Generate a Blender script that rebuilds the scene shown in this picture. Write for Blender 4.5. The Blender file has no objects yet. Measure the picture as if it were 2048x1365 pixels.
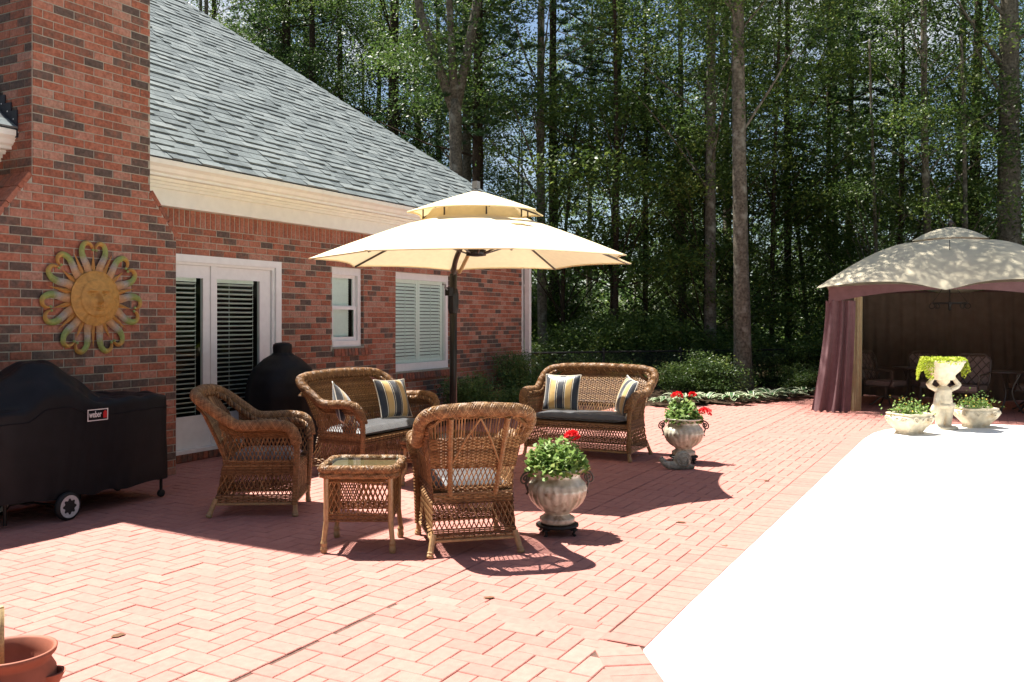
import bpy, math, random
import numpy as np
from mathutils import Vector, Matrix, Quaternion

random.seed(7)
RNG = np.random.default_rng(11)
PI = math.pi
sc = bpy.context.scene
COL = sc.collection
sin, cos = math.sin, math.cos

# ------------------------------------------------------------------ camera, sky, sun, exposure
VIEW = math.radians(28.24)                      # angle between the view axis and the house wall (wall runs along X)
cam_d = bpy.data.cameras.new('camera')
cam_d.sensor_width = 36.0
cam_d.lens = 1780 / 2048 * 36
cam_d.shift_y = -0.02075
cam_d.clip_start = 0.05
cam_d.clip_end = 600
cam = bpy.data.objects.new('camera', cam_d)
COL.objects.link(cam)
cam.location = (0, 0, 1.64)
cam.rotation_euler = Vector((cos(VIEW), sin(VIEW), 0)).to_track_quat('-Z', 'Y').to_euler()
sc.camera = cam

SUN_EL = math.radians(64.5)
SUN_AZ = (0.07, 1.0)                            # horizontal direction towards the sun: from behind the house
world = bpy.data.worlds.new('World')
sc.world = world
world.use_nodes = True
wn = world.node_tree
sky = wn.nodes.new('ShaderNodeTexSky')
sky.sky_type = 'NISHITA'
sky.sun_disc = False
sky.sun_elevation = SUN_EL
sky.sun_rotation = math.atan2(SUN_AZ[0], SUN_AZ[1])
sky.air_density = 1.0
sky.dust_density = 0.9
wn.nodes['Background'].inputs['Strength'].default_value = 0.05
wtc = wn.nodes.new('ShaderNodeTexCoord')                # fair weather clouds spread evenly over the whole sky
wno = wn.nodes.new('ShaderNodeTexNoise'); wno.inputs['Scale'].default_value = 5.0; wno.inputs['Detail'].default_value = 7
wmr = wn.nodes.new('ShaderNodeMapRange'); wmr.inputs['From Min'].default_value = 0.54; wmr.inputs['From Max'].default_value = 0.70
wmx = wn.nodes.new('ShaderNodeMix'); wmx.data_type = 'RGBA'; wmx.inputs['B'].default_value = (5.6, 5.7, 5.9, 1)
wn.links.new(wtc.outputs['Generated'], wno.inputs['Vector']); wn.links.new(wno.outputs['Fac'], wmr.inputs['Value'])
wn.links.new(wmr.outputs['Result'], wmx.inputs['Factor']); wn.links.new(sky.outputs[0], wmx.inputs['A'])
wn.links.new(wmx.outputs['Result'], wn.nodes['Background'].inputs['Color'])

sun_d = bpy.data.lights.new('sun', 'SUN')
sun_d.energy = 5.0
sun_d.angle = math.radians(0.5)
sun_d.color = (1.0, 0.955, 0.885)
sun = bpy.data.objects.new('sun', sun_d)
COL.objects.link(sun)
_n = math.hypot(*SUN_AZ)
sun.rotation_euler = Vector((-SUN_AZ[0] / _n * cos(SUN_EL), -SUN_AZ[1] / _n * cos(SUN_EL), -sin(SUN_EL))).to_track_quat('-Z', 'Y').to_euler()
sun.location = (8, 20, 30)

sc.view_settings.view_transform = 'Standard'
sc.view_settings.look = 'None'
sc.view_settings.gamma = 1.0
sc.view_settings.use_curve_mapping = False
sc.view_settings.exposure = 1.6
sc.render.engine = 'CYCLES'
cy = sc.cycles
cy.max_bounces = 8
cy.diffuse_bounces = 5
cy.glossy_bounces = 3
cy.transmission_bounces = 3
cy.transparent_max_bounces = 8
cy.use_denoising = True
cy.use_adaptive_sampling = True
cy.adaptive_threshold = 0.012
cy.sample_clamp_indirect = 6.0

# ------------------------------------------------------------------ helpers
def link(o, parent=None, inv=None):
    COL.objects.link(o)
    if parent is not None:
        o.parent = parent
        if inv is not None:
            o.matrix_parent_inverse = inv
    return o

def tag(o, label=None, cat=None, group=None, kind=None):
    if label: o['label'] = label
    if cat: o['category'] = cat
    if group: o['group'] = group
    if kind: o['kind'] = kind
    return o

def empty(name, loc=(0, 0, 0), rz=0, label=None, cat=None, group=None, scale=None):
    o = bpy.data.objects.new(name, None)
    o.empty_display_size = 0.2
    COL.objects.link(o)
    o.location = loc
    o.rotation_euler = (0, 0, rz)
    if scale: o.scale = (scale,) * 3
    return tag(o, label, cat, group)

def wpar(root):
    """inverse for parts given in world coordinates under an unrotated root"""
    return Matrix.Translation(-Vector(root.location))

def copy_tree(o, parent=None):
    c = o.copy()
    COL.objects.link(c)
    c.parent = parent
    for ch in o.children:
        copy_tree(ch, c)
    return c

def nrm(v):
    v = Vector(v)
    return v.normalized() if v.length > 1e-9 else Vector((0, 0, 1))

class MB:
    def __init__(s):
        s.v = []; s.f = []; s.t = []
    def add(s, vs, fs, tone=0.5):
        b = len(s.v)
        s.v.extend([tuple(q) for q in vs])
        for f in fs:
            s.f.append(tuple(b + i for i in f)); s.t.append(tone)
    def box(s, x0, x1, y0, y1, z0, z1, tone=0.5, M=None):
        vs = [(x0, y0, z0), (x1, y0, z0), (x1, y1, z0), (x0, y1, z0), (x0, y0, z1), (x1, y0, z1), (x1, y1, z1), (x0, y1, z1)]
        if M is not None: vs = [M @ Vector(q) for q in vs]
        s.add(vs, [(0, 3, 2, 1), (4, 5, 6, 7), (0, 1, 5, 4), (1, 2, 6, 5), (2, 3, 7, 6), (3, 0, 4, 7)], tone)
    def tube(s, pts, r, n=6, cap=True, closed=False, tone=0.5, flat=1.0, up=None):
        pts = [Vector(q) for q in pts]
        m = len(pts)
        if m < 2: return
        rr = r if isinstance(r, (list, tuple)) else [r] * m
        b = len(s.v)
        nv = None
        for i in range(m):
            if closed:
                t = pts[(i + 1) % m] - pts[i - 1]
            else:
                t = pts[min(i + 1, m - 1)] - pts[max(i - 1, 0)]
            t = nrm(t)
            if up is not None:
                nv = nrm(Vector(up) - t * t.dot(Vector(up)))
            elif nv is None:
                a = Vector((0, 0, 1)) if abs(t.z) < 0.9 else Vector((1, 0, 0))
                nv = nrm(a - t * t.dot(a))
            else:
                nv = nrm(nv - t * t.dot(nv))
            bv = t.cross(nv)
            for k in range(n):
                a = 2 * PI * k / n
                q = pts[i] + nv * (cos(a) * rr[i] * flat) + bv * (sin(a) * rr[i])
                s.v.append((q.x, q.y, q.z))
        for i in range(m if closed else m - 1):
            j = (i + 1) % m
            for k in range(n):
                k2 = (k + 1) % n
                s.f.append((b + i * n + k, b + i * n + k2, b + j * n + k2, b + j * n + k)); s.t.append(tone)
        if cap and not closed:
            s.f.append(tuple(b + k for k in range(n))[::-1]); s.t.append(tone)
            s.f.append(tuple(b + (m - 1) * n + k for k in range(n))); s.t.append(tone)
    def lathe(s, prof, n=24, c=(0, 0, 0), tone=0.5, rib=None, sx=1, sy=1):
        b = len(s.v)
        for i, (r, z) in enumerate(prof):
            for k in range(n):
                a = 2 * PI * k / n
                q = r * (rib(a, z) if rib else 1)
                s.v.append((c[0] + q * cos(a) * sx, c[1] + q * sin(a) * sy, c[2] + z))
        for i in range(len(prof) - 1):
            for k in range(n):
                k2 = (k + 1) % n
                s.f.append((b + i * n + k, b + i * n + k2, b + (i + 1) * n + k2, b + (i + 1) * n + k)); s.t.append(tone)
        s.f.append(tuple(b + k for k in range(n))[::-1]); s.t.append(tone)
        e = b + (len(prof) - 1) * n
        s.f.append(tuple(e + k for k in range(n))); s.t.append(tone)
    def grid(s, P, nu, nv, tone=0.5, wrap=False):
        b = len(s.v)
        for j in range(nv + 1):
            for i in range(nu + (0 if wrap else 1)):
                q = P(i / nu, j / nv); s.v.append((q[0], q[1], q[2]))
        w = nu if wrap else nu + 1
        for j in range(nv):
            for i in range(nu):
                i2 = (i + 1) % w if wrap else i + 1
                s.f.append((b + j * w + i, b + j * w + i2, b + (j + 1) * w + i2, b + (j + 1) * w + i)); s.t.append(tone)
    def xform(s, M, start=0):
        s.v[start:] = [tuple(M @ Vector(q)) for q in s.v[start:]]
    def mesh(s, name, mat, smooth=False):
        me = bpy.data.meshes.new(name)
        me.from_pydata(s.v, [], s.f)
        at = me.attributes.new('tone', 'FLOAT', 'FACE')
        at.data.foreach_set('value', np.array(s.t, dtype=np.float32))
        if smooth: me.polygons.foreach_set('use_smooth', np.ones(len(s.f), dtype=bool))
        if mat is not None: me.materials.append(mat)
        me.update()
        return me
    def build(s, name, mat, parent=None, smooth=False, inv=None, loc=None, **kw):
        o = bpy.data.objects.new(name, s.mesh(name, mat, smooth))
        link(o, parent, inv)
        if loc is not None: o.location = loc
        return tag(o, **kw)

def quads_mesh(name, V, tones, mat, k=4):
    """V: (n,k,3) array of leaf corners"""
    n = V.shape[0]
    me = bpy.data.meshes.new(name)
    me.vertices.add(n * k); me.vertices.foreach_set('co', V.reshape(-1).astype(np.float32))
    me.loops.add(n * k); me.loops.foreach_set('vertex_index', np.arange(n * k, dtype=np.int32))
    me.polygons.add(n)
    me.polygons.foreach_set('loop_start', np.arange(0, n * k, k, dtype=np.int32))
    me.update(calc_edges=True)
    at = me.attributes.new('tone', 'FLOAT', 'FACE')
    at.data.foreach_set('value', tones.astype(np.float32))
    me.materials.append(mat)
    return me

def rand_unit(n):
    a = RNG.normal(size=(n, 3))
    return a / np.linalg.norm(a, axis=1, keepdims=True)

def leaf_quads(C, size, up=0.4, aspect=0.55, k=4):
    """leaves at centres C: pointed ovals lying roughly level with a random tilt"""
    n = len(C)
    N = rand_unit(n); N[:, 2] = np.abs(N[:, 2]) + up
    N /= np.linalg.norm(N, axis=1, keepdims=True)
    D = rand_unit(n); D -= N * (D * N).sum(1, keepdims=True)
    D /= np.linalg.norm(D, axis=1, keepdims=True)
    B = np.cross(N, D)
    s = (np.asarray(size) * RNG.uniform(0.7, 1.3, n))[:, None]
    a = s * aspect
    if k == 4:
        return np.stack([C - D * s * .5, C + B * a * .5, C + D * s * .5 - N * s * .08, C - B * a * .5], axis=1)
    return np.stack([C - D * s * .5, C - D * s * .2 + B * a * .5, C + D * s * .25 + B * a * .45, C + D * s * .5 - N * s * .1, C + D * s * .25 - B * a * .45, C - D * s * .2 - B * a * .5], axis=1)

# ------------------------------------------------------------------ materials
def lk(nt, a, b): nt.links.new(a, b)

def M_(name, cols, rough=0.6, spec=0.4, tone=False, ns=12.0, na=0.25, bump=0.0, bs=60.0, metal=0.0, transl=0.0, sheen=0.0, coords='Object', detail=4.0, blotch=None, coat=0.0, tn=None):
    m = bpy.data.materials.new(name)
    m.use_nodes = True
    nt = m.node_tree
    p = nt.nodes['Principled BSDF']
    tc = nt.nodes.new('ShaderNodeTexCoord')
    if coords == 'World':
        co = nt.nodes.new('ShaderNodeNewGeometry').outputs['Position']
    else:
        co = tc.outputs[coords]
    noi = nt.nodes.new('ShaderNodeTexNoise')
    noi.inputs['Scale'].default_value = ns
    noi.inputs['Detail'].default_value = detail
    lk(nt, co, noi.inputs['Vector'])
    ramp = nt.nodes.new('ShaderNodeValToRGB')
    el = ramp.color_ramp.elements
    while len(el) < len(cols): el.new(0.5)
    for i, c in enumerate(cols):
        pos = i / max(1, len(cols) - 1)
        if len(c) == 4: pos = c[3]
        el[i].position = pos
        el[i].color = (c[0], c[1], c[2], 1)
    if tone:
        at = nt.nodes.new('ShaderNodeAttribute'); at.attribute_name = 'tone'
        add = nt.nodes.new('ShaderNodeMath'); add.operation = 'MULTIPLY_ADD'
        lk(nt, noi.outputs['Fac'], add.inputs[0]); add.inputs[1].default_value = (tn or na * 0.6)
        sub = nt.nodes.new('ShaderNodeMath'); sub.operation = 'SUBTRACT'
        lk(nt, at.outputs['Fac'], sub.inputs[0]); sub.inputs[1].default_value = (tn or na * 0.6) / 2
        lk(nt, sub.outputs[0], add.inputs[2])
        lk(nt, add.outputs[0], ramp.inputs['Fac'])
    else:
        lk(nt, noi.outputs['Fac'], ramp.inputs['Fac'])
    hsv = nt.nodes.new('ShaderNodeHueSaturation')
    lk(nt, ramp.outputs['Color'], hsv.inputs['Color'])
    n2 = nt.nodes.new('ShaderNodeTexNoise'); n2.inputs['Scale'].default_value = ns * 3.1; n2.inputs['Detail'].default_value = 5
    lk(nt, co, n2.inputs['Vector'])
    mr = nt.nodes.new('ShaderNodeMapRange')
    mr.inputs['From Min'].default_value = 0.3; mr.inputs['From Max'].default_value = 0.7
    mr.inputs['To Min'].default_value = 1 - na; mr.inputs['To Max'].default_value = 1 + na
    lk(nt, n2.outputs['Fac'], mr.inputs['Value'])
    lk(nt, mr.outputs['Result'], hsv.inputs['Value'])
    out_col = hsv.outputs['Color']
    if blotch:                                            # weather stains with a shape of their own
        bsc, bcol, lo, hi = blotch
        n3 = nt.nodes.new('ShaderNodeTexNoise'); n3.inputs['Scale'].default_value = bsc; n3.inputs['Detail'].default_value = 6
        lk(nt, co, n3.inputs['Vector'])
        m3 = nt.nodes.new('ShaderNodeMapRange'); m3.inputs['From Min'].default_value = lo; m3.inputs['From Max'].default_value = hi
        lk(nt, n3.outputs['Fac'], m3.inputs['Value'])
        mx = nt.nodes.new('ShaderNodeMix'); mx.data_type = 'RGBA'
        lk(nt, m3.outputs['Result'], mx.inputs['Factor'])
        lk(nt, out_col, mx.inputs['A']); mx.inputs['B'].default_value = (*bcol, 1)
        out_col = mx.outputs['Result']
    lk(nt, out_col, p.inputs['Base Color'])
    p.inputs['Roughness'].default_value = rough
    p.inputs['Specular IOR Level'].default_value = spec
    p.inputs['Metallic'].default_value = metal
    if coat: p.inputs['Coat Weight'].default_value = coat
    if sheen:
        p.inputs['Sheen Weight'].default_value = sheen
        p.inputs['Sheen Roughness'].default_value = 0.4
    if bump:
        bn = nt.nodes.new('ShaderNodeTexNoise'); bn.inputs['Scale'].default_value = bs; bn.inputs['Detail'].default_value = 6
        lk(nt, co, bn.inputs['Vector'])
        bp = nt.nodes.new('ShaderNodeBump'); bp.inputs['Strength'].default_value = bump; bp.inputs['Distance'].default_value = 0.01
        lk(nt, bn.outputs['Fac'], bp.inputs['Height'])
        lk(nt, bp.outputs['Normal'], p.inputs['Normal'])
    if transl:
        tr = nt.nodes.new('ShaderNodeBsdfTranslucent')
        lk(nt, out_col, tr.inputs['Color'])
        mix = nt.nodes.new('ShaderNodeMixShader'); mix.inputs[0].default_value = transl
        lk(nt, p.outputs[0], mix.inputs[1]); lk(nt, tr.outputs[0], mix.inputs[2])
        lk(nt, mix.outputs[0], nt.nodes['Material Output'].inputs['Surface'])
    return m

def glass_mat(name, tint=(0.86, 0.97, 0.93), refl=0.02):
    m = bpy.data.materials.new(name); m.use_nodes = True
    nt = m.node_tree; nt.nodes.remove(nt.nodes['Principled BSDF'])
    tr = nt.nodes.new('ShaderNodeBsdfTransparent'); tr.inputs['Color'].default_value = (*tint, 1)
    gl = nt.nodes.new('ShaderNodeBsdfGlossy'); gl.inputs['Roughness'].default_value = 0.02
    fr = nt.nodes.new('ShaderNodeLayerWeight'); fr.inputs['Blend'].default_value = 0.15
    ad = nt.nodes.new('ShaderNodeMath'); ad.operation = 'ADD'; ad.inputs[1].default_value = refl; ad.use_clamp = True
    lk(nt, fr.outputs['Fresnel'], ad.inputs[0])
    mix = nt.nodes.new('ShaderNodeMixShader')
    lk(nt, ad.outputs[0], mix.inputs[0]); lk(nt, tr.outputs[0], mix.inputs[1]); lk(nt, gl.outputs[0], mix.inputs[2])
    lk(nt, mix.outputs[0], nt.nodes['Material Output'].inputs['Surface'])
    return m

def stripe_mat(name):
    m = bpy.data.materials.new(name); m.use_nodes = True
    nt = m.node_tree; p = nt.nodes['Principled BSDF']
    tc = nt.nodes.new('ShaderNodeTexCoord'); sx = nt.nodes.new('ShaderNodeSeparateXYZ')
    lk(nt, tc.outputs['Generated'], sx.inputs[0])
    r = nt.nodes.new('ShaderNodeValToRGB'); r.color_ramp.interpolation = 'CONSTANT'
    navy = (0.012, 0.018, 0.03); gold = (0.50, 0.34, 0.13); wht = (0.68, 0.64, 0.52)
    st = [(0, navy), (.17, wht), (.185, navy), (.20, gold), (.36, wht), (.375, navy), (.41, wht), (.42, navy), (.59, wht), (.60, navy), (.63, wht), (.645, gold), (.80, navy), (.815, wht), (.83, navy)]
    el = r.color_ramp.elements
    while len(el) < len(st): el.new(0.5)
    for e, (q, c) in zip(el, st): e.position = q; e.color = (*c, 1)
    lk(nt, sx.outputs['X'], r.inputs['Fac'])
    lk(nt, r.outputs['Color'], p.inputs['Base Color'])
    p.inputs['Roughness'].default_value = 0.42
    p.inputs['Sheen Weight'].default_value = 0.3
    wv = nt.nodes.new('ShaderNodeTexNoise'); wv.inputs['Scale'].default_value = 9
    bp = nt.nodes.new('ShaderNodeBump'); bp.inputs['Strength'].default_value = 0.35; bp.inputs['Distance'].default_value = 0.02
    lk(nt, tc.outputs['Object'], wv.inputs['Vector']); lk(nt, wv.outputs['Fac'], bp.inputs['Height']); lk(nt, bp.outputs['Normal'], p.inputs['Normal'])
    return m

BRICKC = [(.095, .072, .062, 0), (.13, .088, .072, .15), (.17, .098, .074, .24), (.25, .10, .066, .36), (.32, .115, .070, .5), (.355, .145, .095, .66), (.375, .18, .13, .82), (.37, .21, .155, 1)]
mBrick = M_('fired_brick', BRICKC, rough=.85, spec=.2, tone=True, ns=13, na=.26, tn=.62, bump=.5, bs=90, coords='World')
mMortar = M_('lime_mortar', [(.31, .295, .24), (.41, .39, .32)], rough=.95, spec=.1, ns=9, na=.15, bump=.4, bs=120, coords='World')
mPaver = M_('brick_paver', [(.345, .142, .115, 0), (.385, .165, .135, .4), (.415, .185, .15, .75), (.405, .20, .165, 1)], rough=.8, spec=.25, tone=True, ns=7, na=.09, bump=.35, bs=140, coords='World', blotch=(1.3, (.33, .14, .115), .60, .85))
mSand = M_('joint_sand', [(.07, .045, .036), (.17, .10, .08)], rough=1, spec=.05, ns=30, na=.3, coords='World')
mConcrete = M_('pool_concrete', [(.78, .77, .735), (.83, .82, .785)], rough=.85, spec=.2, ns=2.2, na=.06, bump=.2, bs=200, coords='World')
mShingle = M_('asphalt_shingle', [(.115, .135, .138, 0), (.15, .174, .175, .4), (.18, .205, .205, .75), (.205, .228, .225, 1)], rough=.9, spec=.2, tone=True, ns=3, na=.14, bump=.5, bs=350, coords='World')
mRoofBase = M_('roof_underlay', [(.05, .055, .06), (.07, .075, .08)], rough=.95, ns=5, coords='World')
mTrim = M_('cream_painted_wood', [(.83, .86, .77), (.86, .885, .80)], rough=.45, spec=.4, ns=3, na=.04, coords='World')
mWhite = M_('white_paint', [(.74, .75, .74), (.79, .80, .79)], rough=.4, spec=.4, ns=4, na=.04, coords='World')
mFlash = M_('dark_flashing', [(.012, .014, .022), (.02, .023, .034)], rough=.5, spec=.4, ns=20, coords='World')
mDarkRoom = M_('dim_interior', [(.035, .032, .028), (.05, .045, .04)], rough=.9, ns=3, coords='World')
mBlind = M_('white_blind', [(.80, .82, .80), (.84, .86, .84)], rough=.45, ns=6, na=.04, coords='World')
mGlass = glass_mat('window_glass')
mTableGlass = glass_mat('table_glass', (.72, .86, .80), .10)
WICK = [(.07, .032, .013, 0), (.155, .077, .030, .35), (.255, .137, .056, .7), (.39, .24, .11, 1)]
mWicker = M_('honey_wicker', WICK, rough=.5, spec=.35, tone=True, ns=9, na=.28)
mCane = M_('rattan_pole', [(.27, .165, .07), (.40, .27, .125)], rough=.4, spec=.5, ns=14, na=.2, coat=.2)
mCushion = M_('charcoal_cushion', [(.030, .031, .034), (.042, .043, .047)], rough=.5, spec=.5, ns=8, na=.1, bump=.2, bs=300, sheen=.5)
mCover = M_('black_vinyl_cover', [(.0055, .006, .0075), (.009, .0095, .012)], rough=.55, spec=.22, ns=3, na=.2, bump=.8, bs=5)
mBlackMetal = M_('black_metal', [(.007, .007, .007), (.012, .012, .012)], rough=.45, spec=.35, ns=15, na=.2)
mBronze = M_('bronze_metal', [(.045, .03, .022), (.07, .048, .035)], rough=.4, spec=.5, ns=15, na=.2)
mGreyPl = M_('grey_plastic', [(.16, .165, .18), (.20, .205, .22)], rough=.45, ns=10, na=.1)
mSilver = M_('pale_wheel_plastic', [(.48, .48, .48), (.56, .56, .56)], rough=.5, ns=20, na=.1)
mRubber = M_('rubber', [(.012, .012, .012), (.02, .02, .02)], rough=.7, ns=30)
mCanvas = M_('cream_canvas', [(.78, .66, .41), (.81, .69, .44)], rough=.8, spec=.2, ns=5, na=.04, transl=.17)
mGazTop = M_('sand_canvas', [(.64, .57, .41), (.70, .62, .45)], rough=.85, spec=.15, ns=2.5, na=.05, transl=.12, blotch=(.9, (.52, .46, .33), .5, .75))
mPlum = M_('plum_fabric', [(.135, .078, .082), (.175, .10, .105)], rough=.85, spec=.1, ns=4, na=.1, sheen=.2, transl=.1)
mLiner = M_('beige_liner', [(.34, .28, .16), (.41, .34, .20)], rough=.8, ns=4, na=.1, transl=.25)
mBackCur = M_('brown_curtain', [(.12, .088, .07), (.15, .112, .088)], rough=.9, ns=2, na=.12, transl=.05)
mStone = M_('cast_stone', [(.56, .46, .31), (.70, .64, .52)], rough=.85, spec=.2, ns=4, na=.18, bump=.4, bs=60, blotch=(5, (.50, .34, .17), .55, .75))
mUrn = M_('weathered_glaze', [(.30, .26, .17, .25), (.46, .43, .34, .5), (.60, .58, .50, .8)], rough=.28, spec=.6, ns=5, na=.25, blotch=(11, (.17, .115, .055), .54, .70), coat=.3)
mSnail = M_('grey_stone', [(.24, .24, .20), (.36, .35, .29)], rough=.9, ns=14, na=.3, bump=.5, bs=50, blotch=(9, (.14, .15, .11), .55, .7))
mTerra = M_('terracotta', [(.25, .075, .042), (.31, .10, .056)], rough=.7, ns=5, na=.12)
mSoil = M_('potting_soil', [(.03, .02, .014), (.06, .042, .03)], rough=1, ns=30, na=.4, bump=.8, bs=40)
mMulch = M_('mulch', [(.030, .019, .012), (.075, .048, .03)], rough=1, spec=.1, ns=14, na=.5, bump=1, bs=25, coords='World')
mLitter = M_('forest_floor', [(.035, .028, .014), (.075, .055, .028)], rough=1, spec=.1, ns=2.5, na=.5, bump=1, bs=8, coords='World')
mBark = M_('grey_bark', [(.07, .058, .042), (.19, .165, .125)], rough=.95, spec=.1, ns=6, na=.5, bump=1, bs=22, blotch=(4, (.30, .285, .23), .55, .72))
mBarkDark = M_('dark_bark', [(.03, .022, .016), (.075, .052, .036)], rough=.95, spec=.1, ns=9, na=.35, bump=1, bs=26)
LEAFC = [(.030, .060, .017, 0), (.058, .105, .026, .35), (.10, .162, .034, .7), (.20, .245, .055, 1)]
mLeaf = M_('broad_leaf', LEAFC, rough=.45, spec=.35, tone=True, ns=.8, na=.15, transl=.42)
mPine = M_('pine_needle', [(.022, .055, .018, 0), (.05, .105, .035, .6), (.10, .16, .06, 1)], rough=.5, spec=.4, tone=True, ns=.8, na=.15, transl=.3)
mShrub = M_('feathery_leaf', [(.035, .085, .022, 0), (.075, .16, .04, .6), (.15, .24, .07, 1)], rough=.5, spec=.4, tone=True, ns=3, na=.15, transl=.3)
mGeran = M_('geranium_leaf', [(.07, .14, .03, 0), (.16, .27, .06, .5), (.34, .42, .14, 1)], rough=.55, spec=.3, tone=True, ns=20, na=.15, transl=.35)
mLime = M_('lime_leaf', [(.28, .36, .03, 0), (.42, .50, .05, .5), (.55, .58, .10, 1)], rough=.55, spec=.3, tone=True, ns=20, na=.12, transl=.35)
mHosta = M_('hosta_leaf', [(.03, .085, .025, 0), (.06, .14, .04, .5), (.42, .46, .28, .55), (.55, .57, .40, 1)], rough=.5, spec=.35, tone=True, ns=20, na=.05, transl=.25)
mRed = M_('red_petal', [(.55, .008, .012), (.75, .015, .02)], rough=.6, spec=.2, ns=40, na=.25, transl=.25)
mYellow = M_('yellow_petal', [(.75, .40, .04), (.80, .55, .10)], rough=.6, ns=40, na=.2, transl=.2)
mWood = M_('pale_wood', [(.42, .28, .12), (.52, .38, .19)], rough=.6, ns=30, na=.2)
mStripe = stripe_mat('striped_fabric')
mPiping = M_('white_piping', [(.62, .58, .48), (.68, .64, .54)], rough=.6, ns=20, na=.1)
mPrintW = M_('white_print', [(.70, .70, .70), (.74, .74, .74)], rough=.6, ns=20, na=.03)
mPrintR = M_('red_print', [(.45, .012, .015), (.5, .015, .018)], rough=.6, ns=20, na=.05)
mPrintG = M_('grey_print', [(.10, .11, .10), (.17, .18, .16)], rough=.7, ns=30, na=.2)
mFenceB = M_('black_fence_coating', [(.008, .008, .008), (.014, .014, .014)], rough=.5, ns=10)
mSunFace = M_('rusty_gold_paint', [(.38, .20, .045), (.48, .27, .07)], rough=.55, spec=.4, ns=8, na=.2, bump=.3, bs=40)
mSunRay = M_('painted_metal_ray', [(.42, .20, .06, 0), (.44, .23, .10, .06), (.40, .25, .13, .16), (.30, .27, .24, .24), (.21, .25, .08, .34), (.24, .30, .08, .50), (.44, .26, .06, .66), (.42, .19, .05, 1)], rough=.5, spec=.4, tone=True, ns=14, na=.15, bump=.2, bs=60)
mSunKnob = M_('green_painted_knob', [(.20, .27, .09), (.28, .34, .13)], rough=.5, ns=20, na=.2)
mDust = M_('brown_patio_cushion', [(.16, .11, .095), (.20, .14, .12)], rough=.8, ns=6, na=.1)
# ------------------------------------------------------------------ ground, patio, pool deck
WALL_Y, CH_Y = 8.19, 7.612
g = MB()
N = 60
def gz(x, y):
    dd = max(0.0, x * .88 + y * .47 - 22)
    return -0.05 - 0.02 * dd + 0.25 * sin(x * .23) * sin(y * .19) * min(1, dd / 6)
def gP(u, v):
    x = -120 + 320 * u; y = -140 + 300 * v
    return (x, y, gz(x, y))
g.grid(gP, N * 2, N * 2)
g.build('ground', mLitter, smooth=True, kind='structure')

DECK = [(-6.0, -3.2), (2.2, -0.2), (3.2, .82), (3.875, 1.295), (4.196, 1.515)]
DECK += [(x, 1.525) for x in (5, 6.5, 8, 9.5, 11, 12.2, 13.0)]
for a in range(80, -1, -10):                         # rounded far corner
    DECK.append((13.2 + 2.75 * cos(math.radians(a)) ** .9, -1.0 + 2.52 * sin(math.radians(a)) ** .9 if a else -1.0))
DECK += [(15.95, -3), (15.95, -14), (-6, -14)]
def in_poly(x, y, P):
    c = False; n = len(P)
    for i in range(n):
        (x1, y1), (x2, y2) = P[i], P[i - 1]
        if (y1 > y) != (y2 > y) and x < (x2 - x1) * (y - y1) / (y2 - y1) + x1: c = not c
    return c
def seg_dist(x, y, P):
    best = 9e9
    for (x1, y1), (x2, y2) in zip(P, P[1:]):
        dx, dy = x2 - x1, y2 - y1
        t = max(0, min(1, ((x - x1) * dx + (y - y1) * dy) / (dx * dx + dy * dy + 1e-9)))
        best = min(best, math.hypot(x - x1 - t * dx, y - y1 - t * dy))
    return best
dk = MB()
n = len(DECK)
dk.add([(x, y, .004) for x, y in DECK] + [(x, y, -.12) for x, y in DECK],
       [tuple(range(n))] + [(i, (i + 1) % n, n + (i + 1) % n, n + i) for i in range(n)])
deck = dk.build('pool_deck', mConcrete, kind='structure')
EDGE = DECK[1:-3]
def bed_line(x):                                     # front edge of the mulch bed behind the paving
    P = [(-50, 60), (15.75, 8.1), (15.8, 6.2), (16.4, 5.25), (17.3, 4.55), (18.6, 3.95), (20.3, 3.45), (24, 3.2), (60, 3)]
    for (x1, y1), (x2, y2) in zip(P, P[1:]):
        if x1 <= x <= x2: return y1 + (y2 - y1) * (x - x1) / (x2 - x1)
    return 3
pb = MB()
PAT = [(-3, -.5), (24, -6), (24, 3.2), (20.3, 3.45), (18.6, 3.95), (17.3, 4.55), (16.4, 5.25), (15.8, 6.2), (15.75, 8.35), (-3, 8.35)]
pb.add([(x, y, -.007) for x, y in PAT], [tuple(range(len(PAT)))])
patio = pb.build('brick_patio', mSand, kind='structure')

PL, PW = 0.2345, 0.11725
def chamfer_block(mb, L, W, h, tone, M, ch=.004, jit=0.0):
    """block with chamfered top, origin at top centre, no underside"""
    a, b = L / 2, W / 2
    vs = [(-a, -b, -h), (a, -b, -h), (a, b, -h), (-a, b, -h), (-a, -b, -ch), (a, -b, -ch), (a, b, -ch), (-a, b, -ch),
          (-a + ch, -b + ch, 0), (a - ch, -b + ch, 0), (a - ch, b - ch, 0), (-a + ch, b - ch, 0)]
    fs = [(8, 9, 10, 11)]
    for i in range(4):
        j = (i + 1) % 4
        fs += [(i, j, 4 + j, 4 + i), (4 + i, 4 + j, 8 + j, 8 + i)]
    mb.add([M @ Vector(q) for q in vs] if M is not None else vs, fs, tone)

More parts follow.
